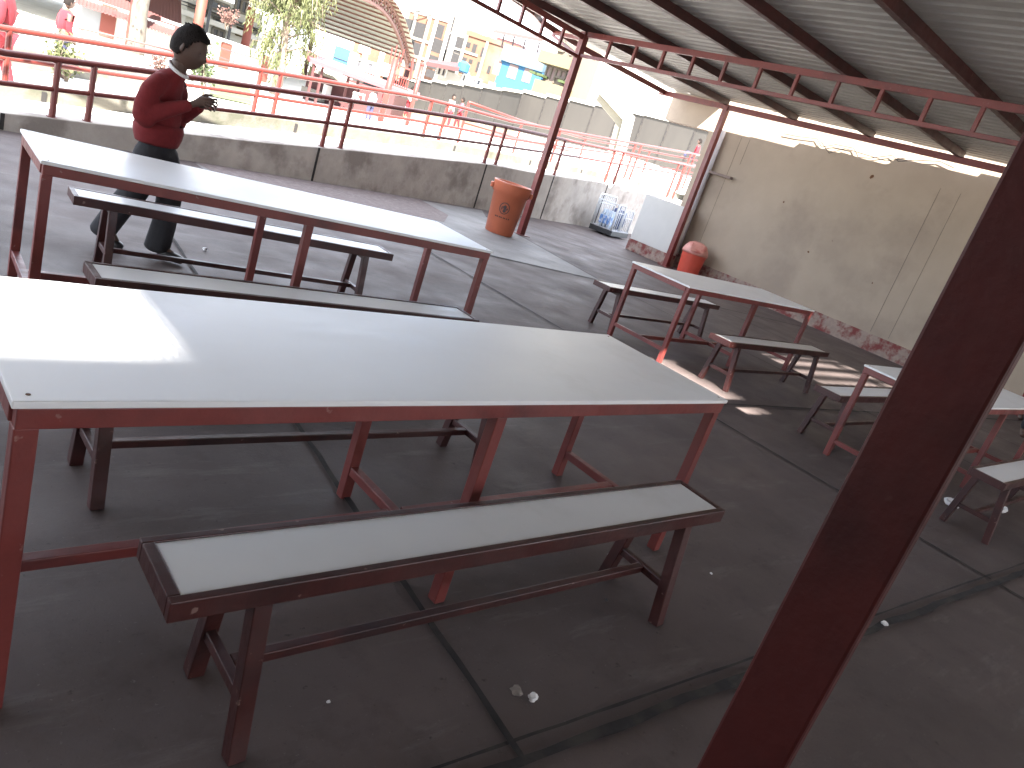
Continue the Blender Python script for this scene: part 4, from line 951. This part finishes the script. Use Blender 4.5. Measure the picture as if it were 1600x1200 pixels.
RH = Fac('red_roofed_house', 'low house with a faded red corrugated roof, grey-white wall and red door', 'house', (95, 42, 38), (268, 70, 38), (190, 14), M_white, 7)
RH.rect('door', 169, 34, 16, 36, M_redcol, .05, .08)
RH.rect('door_patch', 148, 28, 28, 36, mat('grey_plaster', (0.2066, 0.2121, 0.2175), .85, .08, 1), .02, .05)
e0, e1 = RH.at(118, 4), RH.at(285, 42)
rt = MB(); n_ = 60
for i in range(n_):
    f0, f1 = i/n_, (i+1)/n_; zo = .03 if i % 2 else 0
    p0, p1_ = Vector((e0.x, e0.y)).lerp(Vector((e1.x, e1.y)), f0)+RH.n*.7, Vector((e0.x, e0.y)).lerp(Vector((e1.x, e1.y)), f1)+RH.n*.7
    z0 = e0.z+(e1.z-e0.z)*0-.05
    rt.prism([(*p0, z0+zo), (*p1_, z0+zo), (*(p1_-RH.n*4.5), z0+1.5+zo), (*(p0-RH.n*4.5), z0+1.5+zo)], (0, 0, .04))
put(rt, 'roof', M_pinkroof, RH.root)

# arched court roof: barrel vault on red columns
Fp = PD(650, 98, 80); Np = PD(500, -40, 34); zs_ = Fp.z
sp_ = Vector((Np.x-Fp.x, Np.y-Fp.y)); axd = Vector((-sp_.y, sp_.x)).normalized()
if axd.dot(Vector((CR.x, CR.y))) > 0: axd = -axd
AV = thing('arched_roof', 'huge grey barrel-vaulted court roof with dark arched trusses', 'roof', (Fp.x, Fp.y, zs_-5))
def arch(t, ext, dz=0): # t 0..1 across, ext along axis
    p = Vector((Fp.x, Fp.y))+sp_*t+axd*ext; return Vector((p.x, p.y, zs_+(Np.z-zs_)*t+2.2*math.sin(math.pi*t)+dz))
mb = MB(); NT = 24; LEN = 42
for i in range(NT):
    for j in range(31):
        a = (i/NT, (i+1)/NT); e = (j*LEN/31, (j+1)*LEN/31)
        mb.face([arch(a[0], e[0], 0), arch(a[1], e[0], 0), arch(a[1], e[1], 0), arch(a[0], e[1], 0)])
put(mb, 'vault_sheet', M_vault, AV)
for j in range(5):
    e = .6+j*9.5; mb = MB()
    for i in range(NT):
        mb.bar(arch(i/NT, e, -.12), arch((i+1)/NT, e, -.12), .22, .16); mb.bar(arch(i/NT, e+.0, -.85), arch((i+1)/NT, e, -.85), .22, .16)
        mb.bar(arch(i/NT, e, -.12), arch((i+1)/NT, e, -.85), .1); mb.bar(arch(i/NT, e, -.85), arch((i+1)/NT, e, -.12), .1)
    put(mb, 'arch_truss', M_vrib, AV)
mb = MB()
for i in range(0, NT+1): mb.bar(arch(i/NT, 0, -.06), arch(i/NT, LEN, -.06), .1, .12)
put(mb, 'purlin_line', M_vrib, AV)
for j in range(5):
    e = .6+j*9.5; mb = MB(); q = arch(0, e); mb.bar((q.x, q.y, -1.2), q-Vector((0, 0, .5)), .35); put(mb, 'column', M_maroon, AV)
    mb = MB(); q = arch(1, e+6); mb.bar((q.x, q.y, -1.2), q-Vector((0, 0, .5)), .3); put(mb, 'column', M_redcol, AV)

# poles, hoop towers, stand roof, stage, goal
def pole(name, label, cat, px0, py0, px1, py1, d, r, m):
    a = PD(px0, py0, d); b_ = PD(px1, py1, d); b_ = Vector((a.x, a.y, b_.z)); a.z = min(a.z, terr(a.x, a.y)) - .1
    r_ = thing(name, label, cat, a); put(MB().tube([a, b_], r, 10), 'shaft', m, r_, smooth=True); return r_, a, b_
hp, a, b_ = pole('hoop_tower', 'tall orange-red basketball tower with a cage bracket in front of the perimeter wall', 'basketball tower', 600, 165, 617, 92, 25, .10, M_rail)
t3 = Vector((CR.x, CR.y, 0)).normalized(); mb = MB(); zc_ = PD(608, 122, 25).z
for k in range(7): mb.bar(Vector((b_.x, b_.y, zc_-.14))+t3*(.12+k*.07), Vector((b_.x, b_.y, zc_+.14))+t3*(.12+k*.07), .022)
for z in (-.16, .16): mb.bar(Vector((b_.x, b_.y, zc_+z)), Vector((b_.x, b_.y, zc_+z))+t3*.6, .04)
mb.bar(Vector((b_.x, b_.y, zc_+.16))+t3*.58, Vector((b_.x, b_.y, zc_+.75))+t3*.5, .05); mb.bar(b_-Vector((0, 0, .15)), b_-Vector((0, 0, .15))+t3*.5, .05)
put(mb, 'hoop_bracket', M_rail, hp)
mb = MB()
for k, (dx, h_) in enumerate([(-.14, .28), (-.05, .4), (.06, .25), (.14, .35)]): mb.bar(b_+t3*dx-Vector((0, 0, .25)), b_+t3*dx*1.3+Vector((0, 0, h_)), .025)
put(mb, 'rod_bundle', M_rail, hp)
hp2, a, b_ = pole('yard_pole', 'slim orange-red pole right of the basketball tower', 'pole', 640, 178, 659, 102, 25.5, .065, M_rail)
put(MB().lathe([(.08, 0), (.08, .05), (.03, .1)], (b_.x, b_.y, b_.z), 10), 'cap', M_rail, hp2)
hp2, a, b_ = pole('yard_pole', 'black pole in front of the white school building beside the boys head', 'pole', 322, 50, 330, -20, 40, .07, M_black)
put(MB().lathe([(.15, -.02), (.15, .03)], (a.x, a.y, a.z+.1), 10), 'base_ring', M_black, hp2)
hp2, a, b_ = pole('yard_pole', 'black pole in front of the school windows', 'pole', 355, 68, 366, 14, 42, .07, M_black)
put(MB().lathe([(.15, -.02), (.15, .03)], (a.x, a.y, a.z+.1), 10), 'base_ring', M_black, hp2)
for lab, px0, py0, px1, py1, d in [('orange-red column just above the boys face', 308, 48, 316, -25, 37, ), ('red column at the top edge over the red roof', 250, 30, 259, -25, 50), ('red column between the school building and the weeping tree', 381, 80, 391, 10, 42)]:
    hp2, a, b_ = pole('yard_column', lab, 'column', px0, py0, px1, py1, d, .2, M_redcol)
    put(MB().box((a.x, a.y, a.z+.3), (.6, .6, .5)), 'plinth', M_redcol, hp2)
ut, a, b_ = pole('utility_pole', 'grey concrete utility pole with cross arms beside the unfinished block', 'utility pole', 694, 120, 706, 15, 88, .22, M_conc)
put(MB().bar(b_-t3*.9-Vector((0, 0, .5)), b_+t3*.9-Vector((0, 0, .5)), .2).bar(b_-t3*.7-Vector((0, 0, 2.2)), b_+t3*.9-Vector((0, 0, 2.2)), .15), 'cross_arm', M_conc, ut)

sr = thing('stand_roof', 'long low pink-red sheet roof over the dark spectator stand', 'roof', PD(560, 130, 28))
P_ = [PD(474, 83, 66), PD(650, 150, 50), PD(645, 155, 47), PD(600, 140, 50), PD(488, 98, 60)]
put(MB().prism([PD(472, 82, 30.5), PD(655, 151, 27.5), PD(652, 157, 26), PD(484, 98, 28)], (0, 0, .12)), 'roof_sheet', M_pink, sr)
mb = MB()
for px, py in [(492, 98), (505, 104), (545, 120), (560, 126), (590, 137)]:
    q = PD(px, py, 28); mb.bar((q.x, q.y, terr(q.x, q.y)-.2), (q.x, q.y, q.z), .07)
put(mb, 'post', M_maroon, sr)
sg = Fac('spectator_stand', 'dark maroon stand wall under the pink-red roof', 'stand', (474, 148, 31), (612, 170, 30), (500, 108), M_maroon, 2)
sg.rect('white_step', 520, 118, 40, 8, M_coping, .5, .5); sg.rect('white_step', 535, 126, 50, 4, M_cream, .6, .6); sg.rect('grey_block', 493, 148, 26, 12, M_conc, .5, .5); sg.rect('white_post', 515, 143, 4, 14, M_coping, .6, .2)
gf = thing('goal_frame', 'small white goal frame beside a child near the stand', 'goal', PD(558, 155, 26))
put(MB().tube([PD(551, 157, 26), PD(554, 145, 26), PD(569, 149, 26), PD(566, 162, 26)], .04, 8), 'frame', M_coping, gf)
put(MB().tube([PD(554, 145, 26), PD(560, 158, 26.5)], .05, 8), 'stay', M_coping, gf)
st_ = thing('yard_steps', 'dark stepped seats at the edge of the yellow court', 'steps', PD(600, 190, 32))
a = onter(592, 33)
for i in range(3): put(MB().box((a.x+i*.35, a.y-i*.3, a.z+.12-.06*i), (1.8, .35, .3-.1*i), YAW+.3), 'step', M_maroon, st_)
pr_ = thing('pink_roof', 'low pink sheet roof strip behind the ramp railings', 'roof', PD(840, 225, 30))
put(MB().prism([PD(772, 206, 31), PD(890, 241, 27), PD(888, 252, 26), PD(770, 217, 30)], (0, 0, .08)), 'roof_sheet', M_pinkroof, pr_)
mb = MB()
for px, py in [(790, 218), (875, 244)]:
    q = PD(px, py, 28.5); mb.bar((q.x, q.y, terr(q.x, q.y)-.2), (q.x, q.y, q.z-.02), .1)
put(mb, 'post', M_maroon, pr_)

# bent concrete column in front of the perimeter wall
bcn = thing('bent_column', 'tall bent white concrete column standing against the perimeter wall', 'column', PD(960, 262, 38))
outl = [(929, 152), (930, 140), (948, 137), (992, 183), (972, 262), (943, 262), (963, 190)]
dpt = Vector((PD(960, 200, 1).x, PD(960, 200, 1).y, 0)).normalized()
P_ = [PD(x, y, 38) for x, y in [(948, 137), (992, 183), (972, 262), (955, 262), (974, 187), (937, 146)]]
put(MB().prism(P_, dpt*.9), 'outer_face', M_white, bcn)
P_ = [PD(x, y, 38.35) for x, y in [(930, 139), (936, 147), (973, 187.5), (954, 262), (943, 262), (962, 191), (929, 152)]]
put(MB().prism(P_, dpt*.7), 'shaded_face', M_cream, bcn)  # dimmer side of the column, its shade put into a darker colour
